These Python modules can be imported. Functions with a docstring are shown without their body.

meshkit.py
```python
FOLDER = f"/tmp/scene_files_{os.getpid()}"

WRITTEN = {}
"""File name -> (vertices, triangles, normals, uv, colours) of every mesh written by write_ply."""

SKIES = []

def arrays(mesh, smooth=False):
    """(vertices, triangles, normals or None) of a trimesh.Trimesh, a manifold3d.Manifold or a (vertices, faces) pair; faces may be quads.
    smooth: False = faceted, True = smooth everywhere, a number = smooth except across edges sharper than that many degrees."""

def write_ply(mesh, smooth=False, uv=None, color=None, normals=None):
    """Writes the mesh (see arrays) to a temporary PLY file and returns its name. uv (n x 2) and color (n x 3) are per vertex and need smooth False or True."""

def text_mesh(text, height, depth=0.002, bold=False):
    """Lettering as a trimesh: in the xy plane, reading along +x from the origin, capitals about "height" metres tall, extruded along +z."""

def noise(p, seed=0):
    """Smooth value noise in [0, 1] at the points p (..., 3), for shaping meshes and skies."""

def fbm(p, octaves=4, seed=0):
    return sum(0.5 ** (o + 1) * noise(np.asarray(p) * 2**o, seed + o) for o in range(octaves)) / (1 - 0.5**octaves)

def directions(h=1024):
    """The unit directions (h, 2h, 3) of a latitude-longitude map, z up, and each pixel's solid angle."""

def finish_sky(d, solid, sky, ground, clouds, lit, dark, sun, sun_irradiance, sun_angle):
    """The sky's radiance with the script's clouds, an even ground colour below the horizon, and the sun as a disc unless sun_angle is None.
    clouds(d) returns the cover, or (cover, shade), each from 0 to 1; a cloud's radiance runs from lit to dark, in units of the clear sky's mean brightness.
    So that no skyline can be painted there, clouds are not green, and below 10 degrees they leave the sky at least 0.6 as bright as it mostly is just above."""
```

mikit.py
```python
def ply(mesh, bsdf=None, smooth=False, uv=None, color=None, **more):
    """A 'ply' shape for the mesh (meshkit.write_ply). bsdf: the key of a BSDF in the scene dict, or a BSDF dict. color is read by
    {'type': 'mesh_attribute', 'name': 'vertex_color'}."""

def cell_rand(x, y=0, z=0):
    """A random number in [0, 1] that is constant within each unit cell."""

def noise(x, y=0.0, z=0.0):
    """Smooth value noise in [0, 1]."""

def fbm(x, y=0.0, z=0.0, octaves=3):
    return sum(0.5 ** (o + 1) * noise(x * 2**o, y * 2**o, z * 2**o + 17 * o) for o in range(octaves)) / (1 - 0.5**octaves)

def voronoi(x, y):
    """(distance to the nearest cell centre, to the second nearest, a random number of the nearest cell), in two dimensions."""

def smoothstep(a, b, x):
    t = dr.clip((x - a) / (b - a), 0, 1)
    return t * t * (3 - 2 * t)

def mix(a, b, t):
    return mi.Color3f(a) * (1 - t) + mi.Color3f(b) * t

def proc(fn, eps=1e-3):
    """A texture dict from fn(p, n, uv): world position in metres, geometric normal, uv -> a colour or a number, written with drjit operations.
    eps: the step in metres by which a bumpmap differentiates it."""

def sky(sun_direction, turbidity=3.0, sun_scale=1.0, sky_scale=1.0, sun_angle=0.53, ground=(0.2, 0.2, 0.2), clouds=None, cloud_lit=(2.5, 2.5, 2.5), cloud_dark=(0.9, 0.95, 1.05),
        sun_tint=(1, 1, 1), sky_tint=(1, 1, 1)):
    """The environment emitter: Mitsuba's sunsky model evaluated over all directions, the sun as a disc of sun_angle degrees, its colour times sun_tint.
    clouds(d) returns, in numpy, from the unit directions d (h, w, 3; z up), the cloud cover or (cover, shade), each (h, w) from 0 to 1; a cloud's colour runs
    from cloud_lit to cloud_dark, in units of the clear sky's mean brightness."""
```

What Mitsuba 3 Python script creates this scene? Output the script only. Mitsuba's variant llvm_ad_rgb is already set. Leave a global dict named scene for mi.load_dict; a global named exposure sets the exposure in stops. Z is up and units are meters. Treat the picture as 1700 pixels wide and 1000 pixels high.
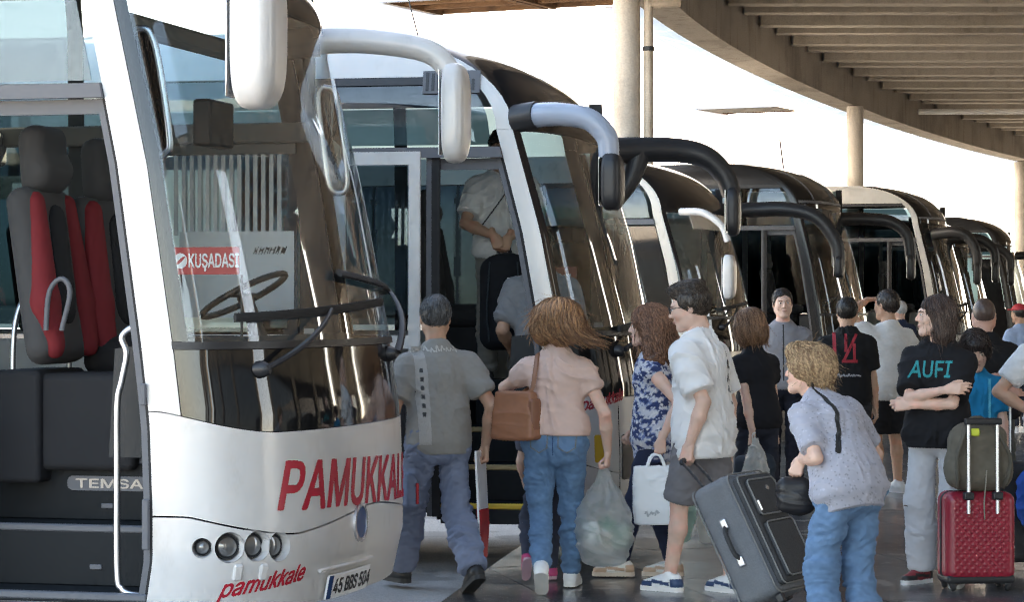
import math, numpy as np, trimesh, shapely, manifold3d, drjit as dr, mitsuba as mi, mikit, meshkit
from scipy import ndimage
from scipy.spatial import cKDTree
import shapely.affinity
from meshkit import noise as nz, fbm as nfbm, text_mesh

scene, labels = {}, {}
T = mi.ScalarTransform4f
# ---------------------------------------------------------------- camera, sky, exposure
EYE = 1.67
scene['camera'] = {'type': 'perspective', 'fov': 22.88, 'fov_axis': 'x', 'near_clip': 0.1, 'far_clip': 2000.0,
                   'to_world': T().look_at(origin=[0, 0, EYE], target=[0, 10, EYE], up=[0, 0, 1])}
scene['daylight'] = mikit.sky((0.52, 0.50, 0.69), turbidity=3.5, sun_tint=(1.0, 0.96, 0.9), sky_tint=(1.28, 1.0, .75))
exposure = 4.9
# ---------------------------------------------------------------- materials
def pr(name, color, rough=.5, twosided=False, **k):
    b = {'type': 'principled', 'base_color': color if isinstance(color, dict) else {'type': 'rgb', 'value': list(map(float, color))}, 'roughness': rough, **k}
    scene[name] = {'type': 'twosided', 'bsdf': b} if twosided else b
noise, fbm, cell_rand, smoothstep, mix = mikit.noise, mikit.fbm, mikit.cell_rand, mikit.smoothstep, mikit.mix
VC = {'type': 'mesh_attribute', 'name': 'vertex_color'}
pr('skin', VC, .48, specular=.35)
pr('cloth', VC, .92, sheen=.25, specular=.2)
pr('hair', VC, .42, specular=.45)
pr('leather', VC, .45, specular=.4)
pr('plain', VC, .6, specular=.4)
pr('eye_white', (.62, .60, .57), .2)
pr('eye_dark', (.02, .014, .01), .1)
# bus paint: white lacquer with a thin uneven coat of road dirt in specks and streaks
def paint_fn(base, dirt, a):
    def fn(p, n, uv):
        k = fbm(p.x * 9, p.y * 9, p.z * 3.5, 4); f = noise(p.x * 160, p.y * 160, p.z * 60)
        return mix(base, dirt, dr.clip(smoothstep(.52, .80, k) * (.35 + .65 * f) * a, 0, 1))
    return mikit.proc(fn)
pr('bus_white', paint_fn((.60, .585, .565), (.40, .37, .33), .35), .22, clearcoat=.7, clearcoat_gloss=.9)
pr('bus_beige', paint_fn((.52, .46, .38), (.25, .21, .17), .6), .25, clearcoat=.6, clearcoat_gloss=.9)
pr('bus_dark', (.016, .017, .020), .25, clearcoat=.35, clearcoat_gloss=.92)
pr('bus_cream', paint_fn((.60, .55, .47), (.28, .25, .2), .6), .22, clearcoat=.7, clearcoat_gloss=.9)
pr('black_glass', (.008, .008, .009), .045, specular=.75)
pr('black_plastic', (.022, .022, .024), .42)
pr('dark_trim', (.03, .031, .035), .55)
pr('grey_trim', (.12, .123, .135), .55, specular=.35)
pr('silver_blue', (.34, .38, .46), .28, clearcoat=.6)
pr('rubber', (.014, .014, .015), .75)
pr('rubber_sole', (.05, .05, .05), .8)
pr('dash', (.016, .017, .018), .6)
pr('step_mat', (.009, .011, .013), .7, specular=.3)
pr('seat_dark', (.014, .014, .016), .85, sheen=.2)
pr('seat_grey', (.060, .058, .058), .9, sheen=.3)
pr('seat_red', (.165, .013, .017), .85, sheen=.3)
pr('liner', (.16, .155, .145), .8)
pr('yellow', (.62, .40, .03), .5)
pr('tan_trim', (.42, .31, .15), .5)
pr('red_sign', (.42, .025, .030), .45)
pr('red_letter', (.40, .014, .030), .35)
pr('white_print', (.78, .78, .78), .5)
pr('paper', (.72, .74, .76), .7)
pr('ink', (.02, .02, .022), .6)
pr('blue_badge', (.015, .05, .16), .3)
pr('curtain', (.60, .61, .62), .9, twosided=True)
scene['chrome'] = {'type': 'roughconductor', 'material': 'Al', 'distribution': 'ggx', 'alpha': .14, 'specular_reflectance': {'type': 'rgb', 'value': [.86, .86, .88]}}
scene['mirror_glass'] = {'type': 'conductor', 'material': 'Al', 'specular_reflectance': {'type': 'rgb', 'value': [.8, .82, .84]}}
scene['clear_glass'] = {'type': 'thindielectric', 'int_ior': 1.52, 'specular_transmittance': {'type': 'rgb', 'value': [.76, .85, .89]}}
scene['tinted_glass'] = {'type': 'thindielectric', 'int_ior': 1.52, 'specular_transmittance': {'type': 'rgb', 'value': [.30, .36, .39]}}
scene['lens_glass'] = {'type': 'thindielectric', 'int_ior': 1.5}
scene['visor'] = {'type': 'thindielectric', 'int_ior': 1.4, 'specular_transmittance': {'type': 'rgb', 'value': [.30, .62, .55]}}
pr('card_brown', (.24, .075, .05), .6)
def film_fn(p, n, uv): return mix((.93, .94, .93), (.78, .82, .80), smoothstep(.45, .7, fbm(p.x * 22, p.y * 22, p.z * 22, 3)))
scene['bag_film'] = {'type': 'principledthin', 'base_color': mikit.proc(film_fn), 'roughness': .16, 'diff_trans': 1.1, 'spec_trans': .72, 'eta': 1.35}
scene['bag_green'] = {'type': 'principledthin', 'base_color': {'type': 'rgb', 'value': [.62, .80, .74]}, 'roughness': .3, 'diff_trans': 1.0, 'spec_trans': .15, 'eta': 1.35}
pr('tote', (.80, .81, .81), .5, specular=.4)
def weave(base, a):
    def fn(p, n, uv): return mi.Color3f(base) * (1 + a * (noise(p.x * 420, p.y * 420, p.z * 420) - .5) + .25 * (fbm(p.x * 18, p.y * 18, p.z * 18, 3) - .5))
    return mikit.proc(fn)
pr('case_grey', weave((.135, .14, .15), .5), .8, sheen=.2)
pr('case_dark', weave((.040, .041, .043), .5), .75)
pr('case_trim', (.17, .17, .165), .5)
pr('case_red', (.24, .012, .028), .32, clearcoat=.4)
pr('lamp_grey', (.34, .32, .29), .22, clearcoat=.6)
pr('lens_lamp', (.20, .20, .20), .08, metallic=.6, clearcoat=1.0)
# ground and structure
def tile_fn(p, n, uv):
    k = fbm(p.x * 1.6 + 7, p.y * 1.4, 0, 4); f = noise(p.x * 90, p.y * 90, 3); s = fbm(p.x * 14, p.y * 12, 2, 3)
    c = mix((.024, .025, .028), (.075, .074, .074), smoothstep(.3, .75, k) * .6 + .4 * s)
    c = mix(c, (.16, .155, .15), smoothstep(.80, .95, f) * .35)
    return mix(c, (.20, .19, .175), smoothstep(.70, .80, fbm(p.x * 5, p.y * 5, 9, 4)) * .45)
def tile_rough(p, n, uv): return .13 + .13 * smoothstep(.35, .75, fbm(p.x * 2, p.y * 2, 1, 3)) + .08 * noise(p.x * 40, p.y * 40, 2)
pr('tile', mikit.proc(tile_fn), mikit.proc(tile_rough), specular=.65)
def asphalt_fn(p, n, uv):
    k = fbm(p.x * .8, p.y * .8, 0, 4); g = noise(p.x * 140, p.y * 140, 1); o = smoothstep(.62, .72, fbm(p.x * 1.7 + 5, p.y * 1.7, 4, 4))
    return mix(mix((.40, .39, .37), (.29, .285, .275), k) * (.8 + .4 * g), (.14, .135, .13), o * .6)
pr('asphalt', mikit.proc(asphalt_fn), .7, specular=.3)
pr('mortar', (.10, .098, .095), .9)
def conc_fn(base, dark, sc, streak):
    def fn(p, n, uv):
        k = fbm(p.x * sc, p.y * sc, p.z * sc, 4); g = noise(p.x * 60, p.y * 60, p.z * 60); st = fbm(p.x * 7, p.y * 7, p.z * .7, 3)
        return mix(base, dark, dr.clip(smoothstep(.42, .75, k) * .55 + smoothstep(.5, .8, st) * streak, 0, 1)) * (.86 + .28 * g)
    return mikit.proc(fn)
pr('concrete_beam', conc_fn((.27, .24, .205), (.14, .12, .10), .9, .5), .9)
pr('concrete_ceiling', conc_fn((.43, .385, .33), (.25, .215, .175), .7, .45), .9)
pr('concrete_column', conc_fn((.52, .47, .41), (.30, .26, .21), 1.3, .4), .8)
pr('downpipe', conc_fn((.50, .43, .35), (.33, .27, .2), 2.0, .4), .5)
pr('facade', conc_fn((.34, .29, .22), (.22, .18, .13), .5, .25), .8)
pr('timber', conc_fn((.22, .125, .065), (.09, .05, .03), 3.0, .5), .8)
scene['soffit'] = {'type': 'principledthin', 'base_color': {'type': 'rgb', 'value': [.86, .87, .86]}, 'roughness': .6, 'diff_trans': 1.3, 'spec_trans': 0.0}
# ---------------------------------------------------------------- helpers: keys, labels, meshes
def srgb(r, g, b):
    c = np.array([r, g, b], float) / 255.0
    return np.where(c < 0.04045, c / 12.92, ((c + 0.055) / 1.055) ** 2.4)

TAKEN = {}
def numbered(name):
    n = TAKEN.get(name, 0); TAKEN[name] = n + 1
    return name if n == 0 else f"{name}_{n:03d}"

def thing(name, label, cat, group=None, kind=None):
    key = numbered(name)
    labels[key] = {'label': label, 'category': cat}
    if group: labels[key]['group'] = group
    if kind: labels[key]['kind'] = kind
    return key

def part(parent, name, mesh, mat, smooth=False, color=None, label=None, kind=None):
    key = numbered(parent + '__' + name)
    scene[key] = mikit.ply(mesh, mat, smooth=smooth, color=color)
    if label or kind:
        labels[key] = {}
        if label: labels[key]['label'] = label
        if kind: labels[key]['kind'] = kind
    return key

def struct(name, mesh, mat, smooth=False, color=None, label=None):
    key = numbered(name)
    scene[key] = mikit.ply(mesh, mat, smooth=smooth, color=color)
    labels[key] = {'kind': 'structure'}
    if label: labels[key]['label'] = label
    return key

def vf(mesh):
    if isinstance(mesh, (tuple, list)):
        v, f = np.asarray(mesh[0], float), np.asarray(mesh[1], int)
    else:
        v, f = np.asarray(mesh.vertices, float), np.asarray(mesh.faces, int)
    if f.shape[1] == 4:
        f = np.vstack([f[:, [0, 1, 2]], f[:, [0, 2, 3]]])
    return v, f

def join(ms):
    vs, fs, n = [], [], 0
    for m in ms:
        v, f = vf(m)
        vs.append(v); fs.append(f + n); n += len(v)
    return np.vstack(vs), np.vstack(fs)

def xf(mesh, fn):
    v, f = vf(mesh)
    return fn(v), f

def rotz(v, a):
    c, s = math.cos(a), math.sin(a)
    v = np.asarray(v, float)
    return np.stack([v[..., 0] * c - v[..., 1] * s, v[..., 0] * s + v[..., 1] * c, v[..., 2]], -1)

def placer(x, y, z=0.0, deg=0.0):
    a = math.radians(deg); t = np.array([x, y, z])
    return lambda v: rotz(v, a) + t

def box(x0, x1, y0, y1, z0, z1, ch=0.0):
    if ch <= 0:
        m = trimesh.creation.box(bounds=[[min(x0, x1), min(y0, y1), min(z0, z1)], [max(x0, x1), max(y0, y1), max(z0, z1)]])
        return np.array(m.vertices), np.array(m.faces)
    a = np.array([min(x0, x1), min(y0, y1), min(z0, z1)]); b = np.array([max(x0, x1), max(y0, y1), max(z0, z1)])
    ch = min(ch, 0.45 * (b - a).min())
    pts = []
    for sx in (0, 1):
        for sy in (0, 1):
            for sz in (0, 1):
                c = np.where([sx, sy, sz], b, a); d = np.where([sx, sy, sz], -1, 1) * ch
                pts += [c + d * [1, 1, 0], c + d * [1, 0, 1], c + d * [0, 1, 1]]
    h = trimesh.convex.convex_hull(np.array(pts))
    return np.array(h.vertices), np.array(h.faces)

def rbox(x0, x1, y0, y1, z0, z1, r, seg=10):
    """rounded box, a hull of eight spheres"""
    s = trimesh.creation.icosphere(subdivisions=2 if seg < 12 else 3, radius=r).vertices
    r2 = r
    pts = [s + [px, py, pz] for px in (x0 + r2, x1 - r2) for py in (y0 + r2, y1 - r2) for pz in (z0 + r2, z1 - r2)]
    h = trimesh.convex.convex_hull(np.vstack(pts))
    return np.array(h.vertices), np.array(h.faces)

def spline(pts, n):
    """Catmull-Rom through the points, n samples"""
    p = np.asarray(pts, float)
    q = np.vstack([2 * p[0] - p[1], p, 2 * p[-1] - p[-2]])
    u = np.linspace(0, len(p) - 1 - 1e-9, n); i = u.astype(int); t = (u - i)[:, None]
    a, b, c, d = q[i], q[i + 1], q[i + 2], q[i + 3]
    return 0.5 * (2 * b + (c - a) * t + (2 * a - 5 * b + 4 * c - d) * t * t + (3 * b - a - 3 * c + d) * t ** 3)

def frames(p, up=(0, 0, 1)):
    t = np.gradient(p, axis=0); t /= np.linalg.norm(t, axis=1, keepdims=True) + 1e-12
    up = np.asarray(up, float)
    a = np.cross(t[0], up)
    if np.linalg.norm(a) < 0.05: a = np.cross(t[0], [1, 0.1, 0])
    a /= np.linalg.norm(a); A = []
    for k in range(len(p)):
        a = a - t[k] * np.dot(a, t[k]); a = a / (np.linalg.norm(a) + 1e-12); A.append(a)
    A = np.array(A)
    return t, A, np.cross(A, t)

def tube(pts, r, sides=10, rb=None, cap=True, up=(0, 0, 1)):
    """swept tube, r and rb: half widths along the two cross directions (scalars or per point)"""
    p = np.asarray(pts, float); n = len(p)
    t, A, B = frames(p, up)
    r = np.broadcast_to(r, (n,)); rb = r if rb is None else np.broadcast_to(rb, (n,))
    ang = np.arange(sides) * 2 * np.pi / sides
    v = p[:, None] + r[:, None, None] * np.cos(ang)[None, :, None] * A[:, None] + rb[:, None, None] * np.sin(ang)[None, :, None] * B[:, None]
    v = v.reshape(-1, 3)
    i, j = np.meshgrid(np.arange(n - 1), np.arange(sides), indexing='ij')
    a = i * sides + j; b = i * sides + (j + 1) % sides
    f = np.vstack([np.stack([a, b + sides, b], -1).reshape(-1, 3), np.stack([a, a + sides, b + sides], -1).reshape(-1, 3)])
    if cap:
        c0, c1 = len(v), len(v) + 1
        v = np.vstack([v, p[:1], p[-1:]])
        k = np.arange(sides); k2 = (k + 1) % sides
        f = np.vstack([f, np.stack([np.full(sides, c0), k, k2], -1), np.stack([np.full(sides, c1), (n - 1) * sides + k2, (n - 1) * sides + k], -1)])
    return v, f

def sheet(P, thick, off=0.0, normals=None):
    """closed slab over the grid of points P (n, m, 3); +normal is du x dv; outer face at off+thick, inner at off"""
    P = np.asarray(P, float); n, m = P.shape[:2]
    if normals is None:
        du, dv = np.gradient(P, axis=0), np.gradient(P, axis=1)
        N = np.cross(du, dv); N /= np.linalg.norm(N, axis=2, keepdims=True) + 1e-12
    else: N = normals
    v = np.vstack([(P + N * (off + thick)).reshape(-1, 3), (P + N * off).reshape(-1, 3)])
    i, j = np.meshgrid(np.arange(n - 1), np.arange(m - 1), indexing='ij')
    a = (i * m + j).ravel(); q = np.stack([a, a + m, a + m + 1, a + 1], -1)
    K = n * m
    edge = np.concatenate([np.arange(m), np.arange(1, n) * m + m - 1, (n - 1) * m + np.arange(m - 2, -1, -1), np.arange(n - 2, 0, -1) * m])
    e2 = np.roll(edge, -1)
    sq = np.stack([edge, e2, e2 + K, edge + K], -1)
    return v, np.vstack([q, q[:, ::-1] + K, sq])

def quadgrid(P):
    n, m = P.shape[:2]
    i, j = np.meshgrid(np.arange(n - 1), np.arange(m - 1), indexing='ij')
    a = (i * m + j).ravel()
    return P.reshape(-1, 3), np.stack([a, a + m, a + m + 1, a + 1], -1)

def prism(poly, z0, z1):
    m = trimesh.creation.extrude_polygon(poly, z1 - z0, engine='earcut')
    v = np.array(m.vertices); v[:, 2] += z0
    return v, np.array(m.faces)

def rrect(x0, y0, x1, y1, r):
    return shapely.box(x0 + r, y0 + r, x1 - r, y1 - r).buffer(r, quad_segs=5)

def lathe(profile, sides=20):
    m = trimesh.creation.revolve(np.array(profile, float), sections=sides)
    return np.array(m.vertices), np.array(m.faces)

def densify(mesh, L):
    m = trimesh.Trimesh(*vf(mesh), process=False)
    v, f = trimesh.remesh.subdivide_to_size(m.vertices, m.faces, L, max_iter=12)
    return v, f

# ---------------------------------------------------------------- smooth fields (bodies, clothes, bags)
class Field:
    def __init__(self, lo, hi, h):
        self.lo = np.asarray(lo, float) - 2 * h; self.h = h
        n = np.ceil((np.asarray(hi, float) + 2 * h - self.lo) / h).astype(int) + 1
        self.n = n
        self.ax = [(self.lo[k] + h * np.arange(n[k])).astype(np.float32) for k in range(3)]
        self.g = np.full(n, 9.0, np.float32)
    def sub(self, lo, hi):
        s = []
        for k in range(3):
            a = int(np.clip(math.floor((lo[k] - self.lo[k]) / self.h), 0, self.n[k] - 1))
            b = int(np.clip(math.ceil((hi[k] - self.lo[k]) / self.h) + 1, a + 1, self.n[k]))
            s.append(slice(a, b))
        s = tuple(s)
        P = np.stack(np.meshgrid(self.ax[0][s[0]], self.ax[1][s[1]], self.ax[2][s[2]], indexing='ij'), -1)
        return s, P
    def put(self, prim, k=0.02, cut=None):
        fn, lo, hi = prim
        m = 0.03 + k
        s, P = self.sub(np.asarray(lo) - m, np.asarray(hi) + m)
        d = fn(P)
        if cut is not None: d = np.maximum(d, cut(P))
        a = self.g[s]
        if k > 0:
            e = np.maximum(k - np.abs(a - d), 0) / k
            self.g[s] = np.minimum(a, d) - e * e * k * 0.25
        else: self.g[s] = np.minimum(a, d)
        return self
    def carve(self, prim, k=0.0):
        fn, lo, hi = prim
        s, P = self.sub(np.asarray(lo) - 0.03 - k, np.asarray(hi) + 0.03 + k)
        d = -fn(P); a = self.g[s]
        if k > 0:
            e = np.maximum(k - np.abs(a - d), 0) / k
            self.g[s] = np.maximum(a, d) + e * e * k * 0.25
        else: self.g[s] = np.maximum(a, d)
        return self
    def clip(self, fn):
        s, P = self.sub(self.lo, self.lo + self.h * self.n)
        self.g = np.maximum(self.g, fn(P)); return self
    def blur(self, sig):
        self.g = ndimage.gaussian_filter(self.g, sig, mode='nearest'); return self
    def sample(self, p):
        q = ((np.asarray(p) - self.lo) / self.h).T
        return ndimage.map_coordinates(self.g, q, order=1, mode='nearest')
    def grad(self, p):
        e = self.h; p = np.asarray(p, float)
        g = np.stack([self.sample(p + d) - self.sample(p - d) for d in np.eye(3) * e], -1)
        return g / (np.linalg.norm(g, axis=1, keepdims=True) + 1e-9)
    def mesh(self, relax=1):
        g = self.g; S = g < 0
        S[0] = S[-1] = False; S[:, 0] = S[:, -1] = False; S[:, :, 0] = S[:, :, -1] = False
        c = [S[i:S.shape[0] - 1 + i, j:S.shape[1] - 1 + j, k:S.shape[2] - 1 + k] for i in (0, 1) for j in (0, 1) for k in (0, 1)]
        act = np.logical_or.reduce(c) & ~np.logical_and.reduce(c)
        I = np.argwhere(act)
        idx = np.full(act.shape, -1, np.int64); idx[act] = np.arange(len(I))
        acc = np.zeros((len(I), 3)); cnt = np.zeros(len(I))
        offs = [np.array(o) for o in np.ndindex(2, 2, 2)]
        for o in offs:
            for ax in range(3):
                if o[ax]: continue
                o2 = o.copy(); o2[ax] = 1
                A = I + o; B = I + o2
                ga = g[A[:, 0], A[:, 1], A[:, 2]]; gb = g[B[:, 0], B[:, 1], B[:, 2]]
                x = (ga < 0) != (gb < 0)
                t = np.clip(ga / np.where(ga - gb == 0, 1, ga - gb), 0, 1)
                pt = o[None].astype(float).repeat(len(I), 0); pt[:, ax] = t
                acc[x] += pt[x]; cnt[x] += 1
        V = self.lo + self.h * (I + acc / np.maximum(cnt, 1)[:, None])
        F = []
        for ax in range(3):
            b, cc = [(1, 2), (2, 0), (0, 1)][ax]
            sl0 = [slice(None)] * 3; sl1 = [slice(None)] * 3
            sl0[ax] = slice(0, -1); sl1[ax] = slice(1, None)
            d = S[tuple(sl0)].astype(np.int8) - S[tuple(sl1)].astype(np.int8)
            E = np.argwhere(d != 0)
            E = E[(E[:, b] > 0) & (E[:, cc] > 0)]
            w = d[E[:, 0], E[:, 1], E[:, 2]]
            def cell(db, dc):
                q = E.copy(); q[:, b] += db; q[:, cc] += dc
                ok = (q < np.array(idx.shape)).all(1); q = np.minimum(q, np.array(idx.shape) - 1)
                return np.where(ok, idx[q[:, 0], q[:, 1], q[:, 2]], -1)
            Q = np.stack([cell(-1, -1), cell(0, -1), cell(0, 0), cell(-1, 0)], -1)
            Q = np.where((w > 0)[:, None], Q, Q[:, ::-1])
            F.append(Q[(Q >= 0).all(1)])
        F = np.vstack(F)
        F = np.vstack([F[:, [0, 1, 2]], F[:, [0, 2, 3]]])
        for _ in range(relax): V = smooth_once(V, F, 0.5)
        return V, F

def smooth_once(V, F, lam):
    acc = np.zeros_like(V); cnt = np.zeros(len(V))
    for a, b in ((0, 1), (1, 2), (2, 0), (1, 0), (2, 1), (0, 2)):
        for k in range(3): acc[:, k] += np.bincount(F[:, a], V[F[:, b], k], len(V))
        cnt += np.bincount(F[:, a], minlength=len(V))
    return V + lam * (acc / np.maximum(cnt, 1)[:, None] - V)

def vnormals(V, F):
    n = np.cross(V[F[:, 1]] - V[F[:, 0]], V[F[:, 2]] - V[F[:, 0]]); N = np.zeros_like(V)
    for a in range(3):
        for k in range(3): N[:, k] += np.bincount(F[:, a], n[:, k], len(V))
    return N / (np.linalg.norm(N, axis=1, keepdims=True) + 1e-12)

def cone(a, b, ra, rb, sq=None):
    """round cone from a to b; sq = (axis, factor): squash across that axis"""
    a, b = np.asarray(a, np.float32), np.asarray(b, np.float32); ab = b - a; L2 = float(ab @ ab) + 1e-9
    def fn(P):
        q = P - a; t = np.clip((q @ ab) / L2, 0, 1)
        r = q - t[..., None] * ab
        if sq is not None:
            ax = np.asarray(sq[0], np.float32)
            c = r @ ax
            r = r + (c * (1 / sq[1] - 1))[..., None] * ax
        return np.sqrt((r * r).sum(-1)) - (ra + (rb - ra) * t)
    R = max(ra, rb) + 0.0
    return fn, np.minimum(a, b) - R, np.maximum(a, b) + R

def ell(c, r, R=None):
    c = np.asarray(c, np.float32); r = np.asarray(r, np.float32)
    def fn(P):
        q = P - c
        if R is not None: q = q @ np.asarray(R, np.float32)
        k0 = np.sqrt(((q / r) ** 2).sum(-1)); k1 = np.sqrt(((q / (r * r)) ** 2).sum(-1))
        return np.where(k1 > 1e-6, k0 * (k0 - 1) / np.maximum(k1, 1e-6), -r.min())
    m = r.max() if R is not None else r
    return fn, c - m, c + m

def rbx(c, half, rad, R=None):
    c = np.asarray(c, np.float32); half = np.asarray(half, np.float32)
    def fn(P):
        q = P - c
        if R is not None: q = q @ np.asarray(R, np.float32)
        q = np.abs(q) - (half - rad)
        return np.sqrt((np.maximum(q, 0) ** 2).sum(-1)) + np.minimum(q.max(-1), 0) - rad
    m = np.full(3, np.linalg.norm(half)) if R is not None else half
    return fn, c - m, c + m

def loft(C, RX, RY, right, expo=2.3):
    """stacked ellipses along the line of centres C; right: the direction of RX at every station"""
    C = np.asarray(C, np.float32); R = np.asarray(right, np.float32)
    def fn(P):
        best = None
        for i in range(len(C) - 1):
            ab = C[i + 1] - C[i]; L2 = float(ab @ ab)
            q = P - C[i]; t = np.clip((q @ ab) / L2, 0, 1)
            r = q - t[..., None] * ab
            ax = ab / math.sqrt(L2); rt = R[i] + R[i + 1]; rt = rt - ax * (rt @ ax); rt /= np.linalg.norm(rt); fw = np.cross(ax, rt)
            rx = RX[i] + (RX[i + 1] - RX[i]) * t; ry = RY[i] + (RY[i + 1] - RY[i]) * t
            x = np.abs(r @ rt) / rx; y = np.abs(r @ fw) / ry; z = np.abs(r @ ax) / (0.5 * np.minimum(rx, ry))
            d = ((x ** expo + y ** expo + z ** expo) ** (1 / expo) - 1) * np.minimum(rx, ry)
            best = d if best is None else np.minimum(best, d)
        return best
    m = max(max(RX), max(RY))
    return fn, C.min(0) - m, C.max(0) + m

def halfspace(pt, nrm):
    pt = np.asarray(pt, np.float32); nrm = np.asarray(nrm, np.float32) / np.linalg.norm(nrm)
    return lambda P: (P - pt) @ nrm
# ---------------------------------------------------------------- people
def unit(v): v = np.asarray(v, float); return v / (np.linalg.norm(v) + 1e-12)

def ik(a, target, l1, l2, pole):
    """two-bone limb: (middle joint, end)"""
    a, target = np.asarray(a, float), np.asarray(target, float)
    d = target - a; D = np.linalg.norm(d); D2 = min(D, (l1 + l2) * 0.999); d = d / D; end = a + d * D2
    x = (l1 * l1 - l2 * l2 + D2 * D2) / (2 * D2); h = math.sqrt(max(l1 * l1 - x * x, 1e-6))
    p = np.asarray(pole, float); p = p - d * (p @ d); p = unit(p)
    return a + d * x + p * h, end

def rot(yaw=0, pitch=0, roll=0):
    """head frame: columns right, forward, up. yaw to the left positive, pitch up positive, roll to the right positive; degrees"""
    y, p, r = np.radians([yaw, pitch, roll])
    Rz = np.array([[math.cos(y), -math.sin(y), 0], [math.sin(y), math.cos(y), 0], [0, 0, 1]])
    Rx = np.array([[1, 0, 0], [0, math.cos(p), -math.sin(p)], [0, math.sin(p), math.cos(p)]])
    Ry = np.array([[math.cos(r), 0, math.sin(r)], [0, 1, 0], [-math.sin(r), 0, math.cos(r)]])
    return Rz @ Rx @ Ry

CURLS = {'relaxed': ((22, 30, 20), (28, 34, 22), (34, 38, 24), (40, 42, 26), 0.25),
         'grip': ((62, 85, 55), (66, 88, 55), (68, 88, 55), (70, 88, 55), 0.95),
         'hook': ((45, 75, 35), (48, 78, 35), (50, 78, 35), (52, 80, 35), 0.5),
         'flat': ((6, 10, 6), (4, 8, 6), (6, 10, 8), (10, 12, 8), 0.1)}

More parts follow.
